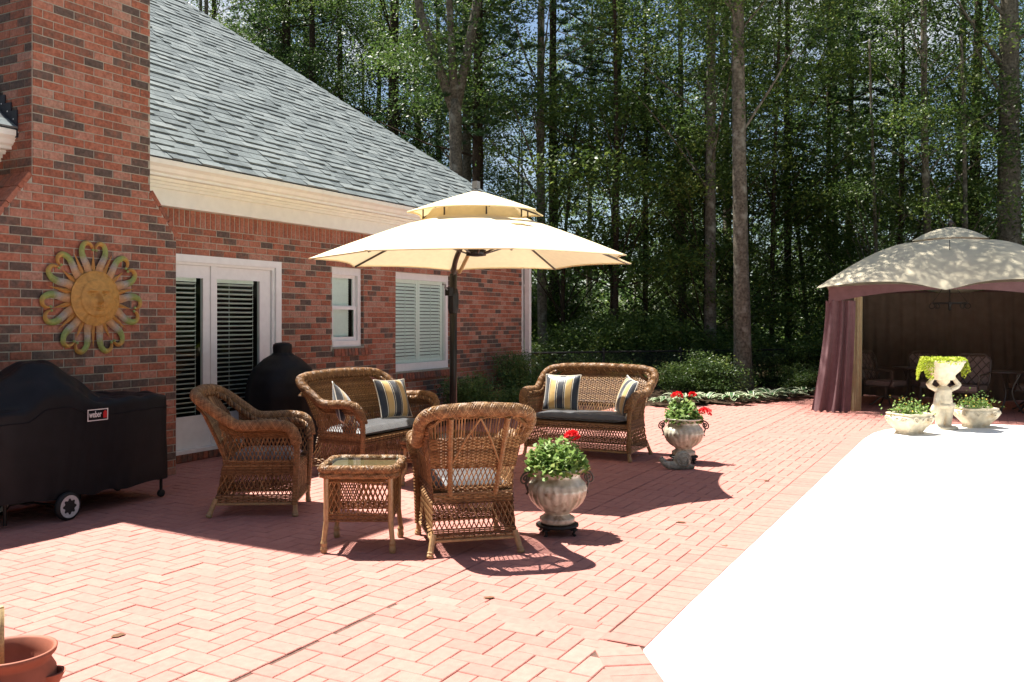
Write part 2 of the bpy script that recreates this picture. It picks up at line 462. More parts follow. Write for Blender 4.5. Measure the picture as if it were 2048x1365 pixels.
pav = []                                             # (x, y, rot, length, width)
def herring(y0, y1, x0, x1, skip):
    W = PW
    ni = int((x1 - x0) / W) + 3; nj = int((y1 - y0) / W) + 3
    for j in range(-2, nj):
        for i in range(-2, ni):
            m = (i - j) % 4
            if m == 0: cx, cyy, hx, hy, rot = x0 + (i + 1) * W, y0 + (j + .5) * W, W, W / 2, 0.0
            elif m == 3: cx, cyy, hx, hy, rot = x0 + (i + .5) * W, y0 + (j + 1) * W, W / 2, W, PI / 2
            else: continue
            ax0, ax1, ay0, ay1 = cx - hx, cx + hx, max(cyy - hy, y0), min(cyy + hy, y1)
            if ay1 - ay0 < .02 or skip(cx, (ay0 + ay1) / 2): continue
            L, Wd = (ax1 - ax0, ay1 - ay0) if rot == 0 else (ay1 - ay0, ax1 - ax0)
            pav.append(((ax0 + ax1) / 2, (ay0 + ay1) / 2, rot, L, Wd))
def skipA(x, y): return y > bed_line(x) - .06 if x > 15.0 else y > 8.17 or (y > CH_Y - .02 and 4.7 < x < 6.64)
herring(3.2775, 8.17, .8, 20.6, skipA)
def skipB(x, y): return in_poly(x, y, DECK) or seg_dist(x, y, EDGE) < PL * .8
herring(1.7625, 3.033, 4.45, 12.95, lambda x, y: False)
herring(.2, 3.033, 1.9, 4.45, lambda x, y: skipB(x, y) or x > 4.45)
herring(1.0, 3.033, 12.95, 22.0, skipB)
herring(-2.6, 1.0, 15.9, 21.5, skipB)
x = .8
while x < 21: pav.append((x, 3.155, PI / 2, PL, PW)); x += PW
# border course of headers following the pool deck edge
def path_len(P): return sum(math.hypot(b[0] - a[0], b[1] - a[1]) for a, b in zip(P, P[1:]))
def path_at(P, s):
    for a, b in zip(P, P[1:]):
        L = math.hypot(b[0] - a[0], b[1] - a[1])
        if s <= L: return (a[0] + (b[0] - a[0]) * s / L, a[1] + (b[1] - a[1]) * s / L, math.atan2(b[1] - a[1], b[0] - a[0]))
        s -= L
    return (P[-1][0], P[-1][1], 0)
n_field = len(pav)
s_, tot = PW / 2, path_len(EDGE)
while s_ < tot:
    bx, by, ba = path_at(EDGE, s_)
    pav.append((bx - sin(ba) * (PL / 2 + .002), by + cos(ba) * (PL / 2 + .002), ba + PI / 2, PL, PW))
    s_ += PW
def visible_floor(x, y):
    d = x * cos(VIEW) + y * sin(VIEW); l = x * sin(VIEW) - y * cos(VIEW)
    if d < 1: return None
    u, v = 1024 + 1780 * l / d, 640 + 1780 * 1.64 / d
    return (u, v) if 0 < u < 2048 and v < 1365 else None
inv_p = None
ranked = sorted(range(len(pav)), key=lambda i: (visible_floor(pav[i][0], pav[i][1]) is None, math.hypot(pav[i][0], pav[i][1])))
single = set([i for i in ranked if pav[i][3] > PL - .002 and pav[i][4] > PW - .002][:300])
GAP = .0042
pv_mesh = []
for k in range(10):
    b_ = MB(); chamfer_block(b_, PL - GAP, PW - GAP, .05, k / 9, None); pv_mesh.append(b_.mesh('paver', mPaver))
rest = MB()
for i, (x, y, rot, L, Wd) in enumerate(pav):
    tone = min(1, max(0, random.gauss(.5, .11)))
    tilt = (random.gauss(0, .003), random.gauss(0, .003))
    zz = random.gauss(0, .0011) + (.0025 if i >= n_field else 0)
    if i in single:
        o = bpy.data.objects.new('paver', pv_mesh[int(tone * 9.99)])
        link(o, patio); o.location = (x, y, zz); o.rotation_euler = (tilt[0], tilt[1], rot + random.gauss(0, .004))
    else:
        M = Matrix.Translation((x, y, zz)) @ Matrix.Rotation(rot + random.gauss(0, .004), 4, 'Z') @ Matrix.Rotation(tilt[0], 4, 'X') @ Matrix.Rotation(tilt[1], 4, 'Y')
        chamfer_block(rest, L - GAP, Wd - GAP, .05, tone, M)
rest.build('paver', mPaver, patio, kind='stuff')

bd = MB()                                            # mulch bed between paving and fence
def bedP(u, v):
    x = 15.85 + 9 * u; y0 = bed_line(x)
    y = y0 + v * 5.5
    return (x, y, -.02 + .09 * min(1, v * 6) + .03 * sin(x * 3.1) * sin(y * 4.3) + random.uniform(-.012, .012))
bd.grid(bedP, 70, 40)
bd.build('mulch_bed', mMulch, smooth=True, kind='structure')
b2 = MB()
def bed2P(u, v):
    x = 10.6 + 5.2 * u; w = .95 - .35 * abs(u - .6)
    return (x, 8.17 - w * (1 - v), .012 + .05 * sin(v * PI / 2) + random.uniform(-.01, .012))
b2.grid(bed2P, 50, 12)
b2.build('mulch_bed', mMulch, smooth=True, kind='structure')

# ------------------------------------------------------------------ the house
house = empty('brick_house', (10, 11, 0), label='red brick house with grey shingle roof and tall chimney beside the patio', cat='house')
HI = wpar(house)
BL, BH = 0.2105, 2.713 / 34
JN = 0.010
END_X = 15.70
# openings: (x0, x1, z0, z1)
DOOR = (6.30, 8.84, .10, 2.395)
WIN1 = (9.875, 10.60, 1.25, 2.395)
WIN2 = (11.40, 13.02, .82, 2.395)
OPEN = [DOOR, WIN1, WIN2]
core = MB()
xs = sorted({-2.0, END_X, *[o[0] for o in OPEN], *[o[1] for o in OPEN]}); zs = sorted({0.0, 2.93, *[o[2] for o in OPEN], *[o[3] for o in OPEN]})
for xa, xb in zip(xs, xs[1:]):
    for za, zb in zip(zs, zs[1:]):
        cx, cz = (xa + xb) / 2, (za + zb) / 2
        if any(o[0] < cx < o[1] and o[2] < cz < o[3] for o in OPEN): continue
        core.box(xa, xb, WALL_Y, WALL_Y + .24, za, zb)
core.box(END_X - .24, END_X, WALL_Y + .24, 21.5, 0, 3.0)
core.box(-2, END_X, 21.5, 21.74, 0, 3.0)
wall = core.build('wall', mMortar, house, inv=HI)

def brick_block(mb, L, Hh, dep, tone, M):
    """brick seen from its face: local x along, z up, face towards -y, origin at face centre"""
    a, b, ch = L / 2, Hh / 2, .004
    j = [random.uniform(-.0015, .0015) for _ in range(4)]
    vs = [(-a, dep, -b), (a, dep, -b), (a, dep, b), (-a, dep, b), (-a, ch, -b), (a, ch, -b), (a, ch, b), (-a, ch, b),
          (-a + ch, j[0], -b + ch), (a - ch, j[1], -b + ch), (a - ch, j[2], b - ch), (-a + ch, j[3], b - ch)]
    fs = [(8, 9, 10, 11)]
    for i in range(4):
        k = (i + 1) % 4
        fs += [(i, k, 4 + k, 4 + i), (4 + i, 4 + k, 8 + k, 8 + i)]
    mb.add([M @ Vector(q) for q in vs] if M is not None else vs, fs, tone)
def btone():
    r = random.random()
    if r < .16: return random.uniform(.0, .17)
    if r < .27: return random.uniform(.17, .32)
    if r < .75: return random.uniform(.34, .66)
    return random.uniform(.66, 1)
def courses(s0, s1, z0, nz, cuts, off=0.0):
    """running bond rectangle: list of (s_center, z_center, length, tone)"""
    out = []
    for k in range(nz):
        za = z0 + k * BH; zc = za + BH / 2
        iv = [(s0, s1)] if not callable(s0) else [(s0(zc), s1(zc))]
        for c in cuts:
            if c[2] - .3 * BH < zc < c[3] + .3 * BH:
                nv = []
                for a, b in iv:
                    if c[1] <= a or c[0] >= b: nv.append((a, b)); continue
                    if a < c[0]: nv.append((a, c[0]))
                    if b > c[1]: nv.append((c[1], b))
                iv = nv
        for a, b in iv:
            i0 = math.floor((a - off) / BL) - 1
            q = off + i0 * BL + (BL / 2 if k % 2 else 0)
            while q < b:
                l, r = max(q, a), min(q + BL, b)
                if r - l > .03: out.append(((l + r) / 2, zc, r - l - JN, btone()))
                q += BL
    return out
BM = {}
def brick_mesh(k):
    if k not in BM:
        b_ = MB(); brick_block(b_, BL - JN, BH - JN, .06, (k + .5) / 16, None); BM[k] = b_.mesh('brick', mBrick)
    return BM[k]
def lay(items, parent, y, n_single, name='brick', extra=None):
    cand = [i for i, it in enumerate(items) if it[2] > BL - JN - .003]
    cand.sort(key=lambda i: math.hypot(items[i][0] - 0, y))
    cand = set(cand[:n_single]); rest = extra or MB()
    for i, (s, z, L, t) in enumerate(items):
        py = y - .007 + random.gauss(0, .0012)
        if i in cand:
            o = bpy.data.objects.new(name, brick_mesh(int(t * 15.99))); link(o, parent); o.location = (s, py, z)
        else:
            brick_block(rest, L, BH - JN, .05, t, Matrix.Translation((s, py, z)))
    rest.build(name, mBrick, parent, kind='stuff')
wallb = courses(6.64, END_X, 0.0, 34, OPEN + [(6.30, 8.84, 0, .10)], .06)
extra = MB()
for it in courses(-1.9, 4.72, 0.0, 40, [], .1): brick_block(extra, it[2], BH - JN, .05, it[3], Matrix.Translation((it[0], WALL_Y - .007, it[1])))
x = 6.64
SW = .0775
while x < END_X:                                     # soldier course under the frieze
    brick_block(extra, SW - JN - .003, .2 - JN, .05, random.uniform(.42, .72), Matrix.Translation((x + SW / 2, WALL_Y - .006, 2.813)))
    x += SW
for k in range(34):                                  # brick returns in the reveals
    z = (k + .5) * BH
    for ox in (8.84, 10.60, 13.02):
        o = [q for q in OPEN if q[1] == ox][0]
        if o[2] < z < o[3]:
            M = Matrix.Translation((ox - .004, WALL_Y + .05, z)) @ Matrix.Rotation(-PI / 2, 4, 'Z')
            brick_block(extra, .095, BH - JN, .02, btone() * .8, M)
lay(wallb, wall, WALL_Y, 300, extra=extra)
# rowlock brick sills under the windows and the door
for nm, (xa, xb, zt, yy) in {'w1': (9.875, 10.70, 1.235, .045), 'w2': (11.40, 13.10, .80, .045), 'd': (6.64, 8.86, .10, .05)}.items():
    sl = MB(); x = xa
    while x < xb - .02:
        M = Matrix.Translation((x + SW / 2, WALL_Y - yy, zt - (.05 if nm == 'd' else .06))) @ Matrix.Rotation(.0 if nm == 'd' else -.12, 4, 'X')
        brick_block(sl, SW - JN, .088 if nm == 'd' else .105, .12, random.uniform(.2, .5), M); x += SW
    sl.build('brick_sill', mBrick, wall, kind='stuff')
    if nm != 'd':
        ms = MB(); ms.box(xa, xb, WALL_Y - .03, WALL_Y + .02, zt - .115, zt - .012); ms.build('sill_mortar', mMortar, wall)

# chimney
CT = 7.3
def chL(z): return 5.023 if z > 2.95 else (4.70 if z < 2.52 else 4.70 + (z - 2.52) / .43 * .323)
def chR(z): return 6.303 if z > 2.95 else (6.635 if z < 2.52 else 6.635 - (z - 2.52) / .43 * .332)
cc = MB()
P = [(4.70, 0), (6.635, 0), (6.635, 2.52), (6.303, 2.95), (6.303, CT), (5.023, CT), (5.023, 2.95), (4.70, 2.52)]
m_ = len(P)
cc.add([(x, CH_Y, z) for x, z in P] + [(x, 8.75, z) for x, z in P], [tuple(range(m_)), tuple(range(2 * m_ - 1, m_ - 1, -1))] + [(i, m_ + i, m_ + (i + 1) % m_, (i + 1) % m_) for i in range(m_)])
chim = cc.build('chimney', mMortar, house, inv=HI)
items = courses(lambda z: chL(z), lambda z: chR(z), 0.0, int(CT / BH), [], 5.02)
items = [(a, z, l, (random.uniform(.10, .30) if z < 1.75 and random.random() < .26 else t)) for a, z, l, t in items]
vis = [it for it in items if it[1] < 4.2]; hid = [it for it in items if it[1] >= 4.2]
ex = MB()
for it in hid: brick_block(ex, it[2], BH - JN, .05, it[3], Matrix.Translation((it[0], CH_Y - .007, it[1])))
for it in courses(CH_Y, 8.6, 2.95, int((CT - 2.95) / BH), [], CH_Y + .105):   # left flank of the shaft
    M = Matrix.Translation((5.023 - .007, it[0], it[1])) @ Matrix.Rotation(-PI / 2, 4, 'Z')
    brick_block(ex, it[2], BH - JN, .05, it[3], M)
for it in courses(CH_Y, 8.6, 2.95, int((CT - 2.95) / BH), [], CH_Y + .105):
    M = Matrix.Translation((6.303 + .007, it[0], it[1])) @ Matrix.Rotation(PI / 2, 4, 'Z')
    brick_block(ex, it[2], BH - JN, .05, it[3], M)
for it in courses(CH_Y, 8.19, 0, 31, [], CH_Y + .105):
    M = Matrix.Translation((6.635 + .007, it[0], it[1])) @ Matrix.Rotation(PI / 2, 4, 'Z')
    brick_block(ex, it[2], BH - JN, .05, it[3], M)
for sgn, xa, xb in ((-1, 5.023, 4.70), (1, 6.303, 6.635)):                    # sloping shoulder caps
    for row in range(5):
        for q in range(3):
            f = (q + .5) / 3; xx = xa + (xb - xa) * f; zz = 2.95 - .43 * f
            M = Matrix.Translation((xx + sgn * .012, CH_Y - .006 + row * .115, zz + .012)) @ Matrix.Rotation(sgn * math.atan2(.43, .33), 4, 'Y')
            brick_block(ex, .172, .05, .105, random.uniform(.3, .7), M)
vis.sort(key=lambda it: abs(it[1] - 2.0))
lay(vis, chim, CH_Y, 300, extra=ex)
fl_ = MB()                                            # stepped flashing where roof and chimney meet
for k in range(6):
    ya = 7.80 + k * .09; fl_.box(5.000, 5.012, ya, ya + .0895, 3.30, 3.55 + k * .0797)
fl_.build('flashing', mFlash, chim)
rv = MB()
for k in range(6):
    rv.lathe([(.0001, 0), (.007, .001), (.007, .004)], 6, (0, 0, 0)); rv.xform(Matrix.Translation((4.999, 7.845 + k * .09, 3.47 + k * .08)) @ Matrix.Rotation(-PI / 2, 4, 'Y'), len(rv.v) - 18)
rv.build('rivet', mWhite, chim, kind='stuff')

# eave: frieze board, bed moulding, gutter
fz = MB(); fz.box(-2, END_X + .06, 8.10, WALL_Y + .02, 2.914, 3.16); fz.build('frieze_board', mTrim, house, inv=HI)
bm_ = MB()
for (ya, za, zb) in ((8.06, 3.10, 3.135), (8.035, 3.135, 3.165), (7.99, 3.1645, 3.20)): bm_.box(-2, END_X + .1, ya, 8.12, za, zb)
bm_.build('bed_moulding', mTrim, house, inv=HI)
sf = MB(); sf.box(-2, END_X + .30, 7.90, 8.3, 3.20, 3.23); sf.build('soffit', mTrim, house, inv=HI)
gp = [(7.925, 3.225), (7.905, 3.225), (7.87, 3.245), (7.85, 3.285), (7.81, 3.315), (7.806, 3.365), (7.815, 3.372), (7.83, 3.368), (7.83, 3.33), (7.925, 3.33)]
for (xa, xb) in ((-2, 5.022), (6.304, 16.05)):
    gt = MB(); q = len(gp)
    gt.add([(xa, y, z) for y, z in gp] + [(xb, y, z) for y, z in gp], [(i, q + i, q + (i + 1) % q, (i + 1) % q) for i in range(q)] + [tuple(range(q - 1, -1, -1)), tuple(range(q, 2 * q))])
    gt.build('gutter', mTrim, house, inv=HI)
dsp = MB()
for zz in np.arange(0.02, 3.1, .31): dsp.box(15.66, 15.76, 8.03, 8.13, zz, zz + .3095)
dsp.box(15.655, 15.765, 8.025, 8.135, 2.3, 2.34); dsp.box(15.655, 15.765, 8.025, 8.135, .6, .64)
dsp.tube([(15.71, 8.08, 3.05), (15.71, 8.02, 3.18), (15.71, 7.90, 3.25)], .05, 4)
dsp.build('downspout', mWhite, house, inv=HI)
cbd = MB(); cbd.box(15.64, 15.712, WALL_Y - .022, WALL_Y - .001, 0, 2.914); cbd.build('corner_board', mWhite, house, inv=HI)

# roof: hip, shingled on the patio side
E0, EZ, PT = 7.80, 3.375, .81
RX = 16.05; T = 7.0
rf = MB()
A, B_, C_, D_ = (-2, E0, EZ), (RX, E0, EZ), (RX - T, E0 + T, EZ + PT * T), (-2, E0 + T, EZ + PT * T)
Bb, Db = (RX, E0 + 2 * T, EZ), (-2, E0 + 2 * T, EZ)
rf.add([A, B_, C_, D_, Bb, Db], [(0, 1, 2, 3), (1, 4, 2), (4, 5, 3, 2)])
roof = rf.build('roof', mRoofBase, house, inv=HI)
ang = math.atan(PT); EXP = .149
sh_items = []
row = 0; sdist = 0.0
while sdist * cos(ang) < T - .2:
    xmax = RX - sdist * cos(ang); x = 2.0 + random.uniform(0, .3)
    while x < xmax - .05:
        w = random.choice((.14, .20, .27, .33)); th = random.choice((.007, .009, .018, .021))
        if x + w < 6.31 or True:
            sh_items.append((x, sdist, w, th, random.random()))
        x += w
    sdist += EXP; row += 1
def shingle(mb, w, th, tone, M, Ls=.165):
    vs = [(0, 0, 0), (w - .003, 0, 0), (w - .003, Ls, 0), (0, Ls, 0), (0, 0, th), (w - .003, 0, th), (w - .003, Ls, .0015), (0, Ls, .0015)]
    mb.add([M @ Vector(q) for q in vs] if M is not None else vs, [(4, 5, 6, 7), (0, 1, 5, 4), (1, 2, 6, 5), (3, 0, 4, 7)], tone)
SMH = {}
cand = [i for i, q in enumerate(sh_items) if q[0] > 6.31 and q[0] + q[2] < RX - q[1] * cos(ang)]
cand.sort(key=lambda i: sh_items[i][0] + 1.2 * sh_items[i][1])
cs = set(cand[:300]); rs = MB()
Rx = Matrix.Rotation(ang, 4, 'X')
for i, (x, sd, w, th, t) in enumerate(sh_items):
    xm = RX - sd * cos(ang)
    w2 = min(w, xm - x)
    if w2 < .03: continue
    if x < 6.303 and x + w2 > 5.023 and E0 + sd * cos(ang) < 8.75:
        continue
    loc = (x, E0 + sd * cos(ang), EZ + sd * sin(ang) + .003)
    if i in cs:
        k = (w, th, int(t * 4.99))
        if k not in SMH:
            b_ = MB(); shingle(b_, w, th, (k[2] + .5) / 5, None); SMH[k] = b_.mesh('shingle', mShingle)
        o = bpy.data.objects.new('shingle', SMH[k]); link(o, roof); o.location = loc; o.rotation_euler = (ang, 0, 0)
    else:
        shingle(rs, w2, th, t, Matrix.Translation(loc) @ Rx)
rs.build('shingle', mShingle, roof, kind='stuff')
hc = MB()                                             # hip cap shingles along the far hip
L3 = Vector(C_) - Vector(B_); nh = 48
for k in range(nh):
    a, b = Vector(B_) + L3 * (k / nh), Vector(B_) + L3 * ((k + 1.15) / nh)
    n_ = Vector((0, 0, .035)); sd_ = Vector((.10, .10, -.075))
    sd2 = Vector((-.10, -.10, -.075))
    hc.add([a + sd2, a + n_, a + sd_, b + sd2 * .9, b + n_ * .6, b + sd_ * .9], [(0, 1, 4, 3), (1, 2, 5, 4), (0, 2, 1)], random.uniform(.4, 1))
hc.build('hip_cap', mShingle, roof, kind='stuff')

# ---- french door
door = MB()
DX0, DX1, DZ0, DZ1 = 6.50, 8.84, .10, 2.395
yd = WALL_Y + .012
fr = MB()
fr.box(8.74, 8.84, yd - .03, yd + .09, DZ0, DZ1); fr.box(6.30, 8.74, yd - .03, yd + .09, DZ1 - .085, DZ1)
fr.box(8.70, 8.74, yd, yd + .10, DZ0, DZ1 - .085); fr.box(6.30, 8.70, yd, yd + .10, DZ1 - .115, DZ1 - .085)
fr.box(6.30, 8.84, yd - .06, yd + .12, DZ0 - .005, DZ0 + .035)
doorf = fr.build('door_frame', mWhite, house, inv=HI)
for (xa, xb) in ((6.745, 7.72), (7.735, 8.695)):
    lf = MB(); y0, y1 = yd + .03, yd + .075
    st = .105
    lf.box(xa, xa + (.045 if xa > 7.7 else .1), y0, y1, .138, 2.278); lf.box(xb - (.19 if xa > 7.7 else .145), xb, y0, y1, .138, 2.278)
    ga, gb = xa + (.045 if xa > 7.7 else .1), xb - (.19 if xa > 7.7 else .145)
    lf.box(ga, gb, y0, y1, 2.145, 2.278); lf.box(ga, gb, y0, y1, .138, .50)
    lf.box(ga, gb, y0 - .006, y0, .50, .515); lf.box(ga, gb, y0 - .006, y0, 2.13, 2.145)
    leaf = lf.build('door', mWhite, house, inv=HI)
    pn = MB(); pn.add([(ga, y0 + .02, .5), (gb, y0 + .02, .5), (gb, y0 + .02, 2.145), (ga, y0 + .02, 2.145)], [(0, 1, 2, 3)]); pn.build('pane', mGlass, leaf)
    hb = MB(); hb.box(ga - .01, gb - .06, y1 + .005, y1 + .055, 2.09, 2.14); hb.build('blind_headrail', mBlind, leaf)
    sl = MB(); sl.box(0, gb - ga - .05, -.024, .024, -.0022, .0022); sme = sl.mesh('blind_slat', mBlind)
    z = .55
    while z < 2.09:
        o = bpy.data.objects.new('blind_slat', sme); link(o, leaf); o.location = (ga - .01, y1 + .03, z); o.rotation_euler = (-.34, 0, 0); z += .0562
    cd = MB()
    for f in (.35, .9): cd.tube([(ga + (gb - ga) * f, y1 + .006, .52), (ga + (gb - ga) * f, y1 + .006, 2.1)], .003, 4)
    cd.build('blind_cord', mBlind, leaf)
ast = MB(); ast.box(7.68, 7.775, yd + .012, yd + .03, .138, 2.28); ast.build('astragal', mWhite, house, inv=HI)
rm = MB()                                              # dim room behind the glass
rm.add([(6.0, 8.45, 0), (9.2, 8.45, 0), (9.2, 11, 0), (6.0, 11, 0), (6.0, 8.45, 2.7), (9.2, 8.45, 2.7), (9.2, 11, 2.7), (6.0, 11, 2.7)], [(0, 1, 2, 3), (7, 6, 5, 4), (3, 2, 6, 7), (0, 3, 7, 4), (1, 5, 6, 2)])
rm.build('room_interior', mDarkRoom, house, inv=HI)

# ---- windows
def window(xa, xb, za, zb, kind):
    y0 = WALL_Y + .085
    w = MB(); t = .075
    w.box(xb - t, xb, y0 - .03, y0 + .06, za, zb); w.box(xa, xa + t, y0 - .03, y0 + .06, za, zb)
    w.box(xa + t, xb - t, y0 - .03, y0 + .06, zb - t - .03, zb); w.box(xa + t, xb - t, y0 - .04, y0 + .06, za, za + (.085 if kind == 'sash' else .12))
    win = w.build('window', mWhite, house, inv=HI)
    ia, ib, iz0, iz1 = xa + t, xb - t, za + (.085 if kind == 'sash' else .12), zb - t - .03
    s = MB()
    if kind == 'sash':
        zm = (iz0 + iz1) / 2
        for (a, b, dy) in ((iz0, zm + .02, .0), (zm - .02, iz1, .025)):
            yy = y0 + dy
            s.box(ia, ia + .05, yy, yy + .022, a, b); s.box(ib - .05, ib, yy, yy + .022, a, b)
            s.box(ia + .05, ib - .05, yy, yy + .022, a, a + .055); s.box(ia + .05, ib - .05, yy, yy + .022, b - .045, b)
        s.build('sash', mWhite, win)
        
        for (yy, a, b) in ((y0 + .012, iz0 + .05, zm), (y0 + .036, zm, iz1 - .04)):
            g_ = MB(); g_.add([(ia + .05, yy, a), (ib - .05, yy, a), (ib - .05, yy, b), (ia + .05, yy, b)], [(0, 1, 2, 3)]); g_.build('pane', mGlass, win)
        sl = MB(); sl.box(0, ib - ia - .1, -.022, .022, -.0015, .0015); me = sl.mesh('blind_slat', mBlind)
        z = iz0 + .03
        while z < iz1 - .03:
            o = bpy.data.objects.new('blind_slat', me); link(o, win); o.location = (ia + .02, y0 + .085, z); o.rotation_euler = (1.38, 0, 0); z += .036
    else:
        g_ = MB(); g_.add([(ia, y0 + .012, iz0), (ib, y0 + .012, iz0), (ib, y0 + .012, iz1), (ia, y0 + .012, iz1)], [(0, 1, 2, 3)]); g_.build('pane', mGlass, win)
        mid = ia + (ib - ia) * .5
        for (a, b) in ((ia, mid - .003), (mid + .003, ib)):
            sp = MB(); yy = y0 + .05
            sp.box(a, a + .055, yy, yy + .03, iz0, iz1); sp.box(b - .055, b, yy, yy + .03, iz0, iz1)
            sp.box(a + .055, b - .055, yy, yy + .03, iz0, iz0 + .06); sp.box(a + .055, b - .055, yy, yy + .03, iz1 - .06, iz1)
            sp.tube([((a + b) / 2, yy - .004, iz0 + .08), ((a + b) / 2, yy - .004, iz1 - .08)], .006, 4)
            sp.build('shutter', mBlind, win)
            sl = MB(); sl.box(0, b - a - .11, -.004, .004, -.0235, .0235); me = sl.mesh('louvre', mBlind)
            z = iz0 + .085
            while z < iz1 - .07:
                o = bpy.data.objects.new('louvre', me); link(o, win); o.location = (a + .055, yy + .016, z); o.rotation_euler = (-.55, 0, 0); z += .056
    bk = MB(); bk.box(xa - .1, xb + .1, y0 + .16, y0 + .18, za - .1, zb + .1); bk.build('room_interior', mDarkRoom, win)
window(*WIN1, 'sash')
window(*WIN2, 'shutter')
# ------------------------------------------------------------------ wicker weaving
def catmull(pts, per=8):
    P = [Vector(q) for q in pts]; out = []
    for i in range(len(P) - 1):
        p0, p1, p2, p3 = P[max(i - 1, 0)], P[i], P[i + 1], P[min(i + 2, len(P) - 1)]
        for k in range(per):
            t = k / per
            out.append(.5 * ((2 * p1) + (p2 - p0) * t + (2 * p0 - 5 * p1 + 4 * p2 - p3) * t * t + (3 * p1 - p0 - 3 * p2 + p3) * t ** 3))
    out.append(P[-1]); return out
def resample(pts, step):
    out = [pts[0]]; acc = 0
    for a, b in zip(pts, pts[1:]):
        L = (b - a).length; pos = step - acc
        while pos <= L and L > 0:
            out.append(a.lerp(b, pos / L)); pos += step
        acc = (acc + L) % step
    return out
def wt(): return min(1, max(0, random.gauss(.55, .2)))
def braid(mb, pts, R=.042, strands=7, pitch=.16, r=.0125, flat=1.0, step=.014, cross=False):
    path = resample(pts, step); m = len(path)
    mb.tube(path, R * .78, 8, tone=.2)
    fr = []; nv = None
    for i in range(m):
        t = nrm(path[min(i + 1, m - 1)] - path[max(i - 1, 0)])
        if nv is None:
            a = Vector((1, 0, 0)) if abs(t.x) < .9 else Vector((0, 1, 0)); nv = nrm(a - t * t.dot(a))
        else: nv = nrm(nv - t * t.dot(nv))
        fr.append((nv.copy(), t.cross(nv)))
    for k in range(strands * (2 if cross else 1)):
        a0 = 2 * PI * k / strands; tn = wt()
        if cross and k >= strands: pitch = -abs(pitch)
        mb.tube([path[i] + fr[i][0] * cos(a0 + 2 * PI * i * step / pitch) * R + fr[i][1] * sin(a0 + 2 * PI * i * step / pitch) * R for i in range(m)], r, 4, tone=tn)
def weave(mb, P, W, Hh, v0=0, v1=1, u0=0, u1=1, sp=.011, spoke=.035, r=.0058, amp=.0045, nrm_eps=.01):
    """tight weave on patch P(u,v): level strands running over and under upright stakes"""
    nu = max(4, int(W * (u1 - u0) / spoke)); nv = max(2, int(Hh * (v1 - v0) / sp))
    def nv_(u, v):
        a = Vector(P(min(1, u + nrm_eps), v)) - Vector(P(max(0, u - nrm_eps), v)); b = Vector(P(u, min(1, v + nrm_eps))) - Vector(P(u, max(0, v - nrm_eps)))
        return nrm(a.cross(b))
    for j in range(nv + 1):
        v = v0 + (v1 - v0) * j / nv; tn = wt()
        pts = []
        for i in range(nu + 1):
            u = u0 + (u1 - u0) * i / nu
            pts.append(Vector(P(u, v)) + nv_(u, v) * (amp if (i + j) % 2 else -amp))
        mb.tube(pts, r, 4, cap=False, tone=tn)
    for i in range(nu + 1):
        u = u0 + (u1 - u0) * i / nu
        mb.tube([P(u, v0 + (v1 - v0) * q / 4) for q in range(5)], r * .8, 4, cap=False, tone=.3)
def sticks(mb, P, W, v0, v1, sp=.018, r=.0048, u0=0, u1=1):
    nu = int(W * (u1 - u0) / sp)
    for i in range(nu + 1):
        u = u0 + (u1 - u0) * i / nu; tn = wt()
        mb.tube([P(u, v0 + (v1 - v0) * q / 5) for q in range(6)], r, 4, cap=False, tone=tn)
def lattice(mb, P, W, Hh, v0=0, v1=1, u0=0, u1=1, sp=.034, r=.0047, slope=.42):
    h = Hh * (v1 - v0); w = W * (u1 - u0); run = h * slope
    n = int((w + run) / sp) + 1
    for s in (1, -1):
        for k in range(n + 1):
            a = -run + k * sp if s > 0 else k * sp
            pts = []
            for q in range(9):
                t = q / 8; xx = a + s * run * t
                if -1e-6 <= xx <= w + 1e-6: pts.append(P(u0 + (u1 - u0) * min(1, max(0, xx / w)), v0 + (v1 - v0) * t))
            if len(pts) > 1:
                pts = [Vector(q) for q in pts]
                mb.tube(pts, r, 4, cap=False, tone=wt())
def wrapped(mb, pts, r=.018, n=8, tone=.6):
    pts = resample([Vector(q) for q in pts], .012)
    mb.tube(pts, [r * (1.0 + (.10 if i % 2 else -.04)) for i in range(len(pts))], n, tone=tone)

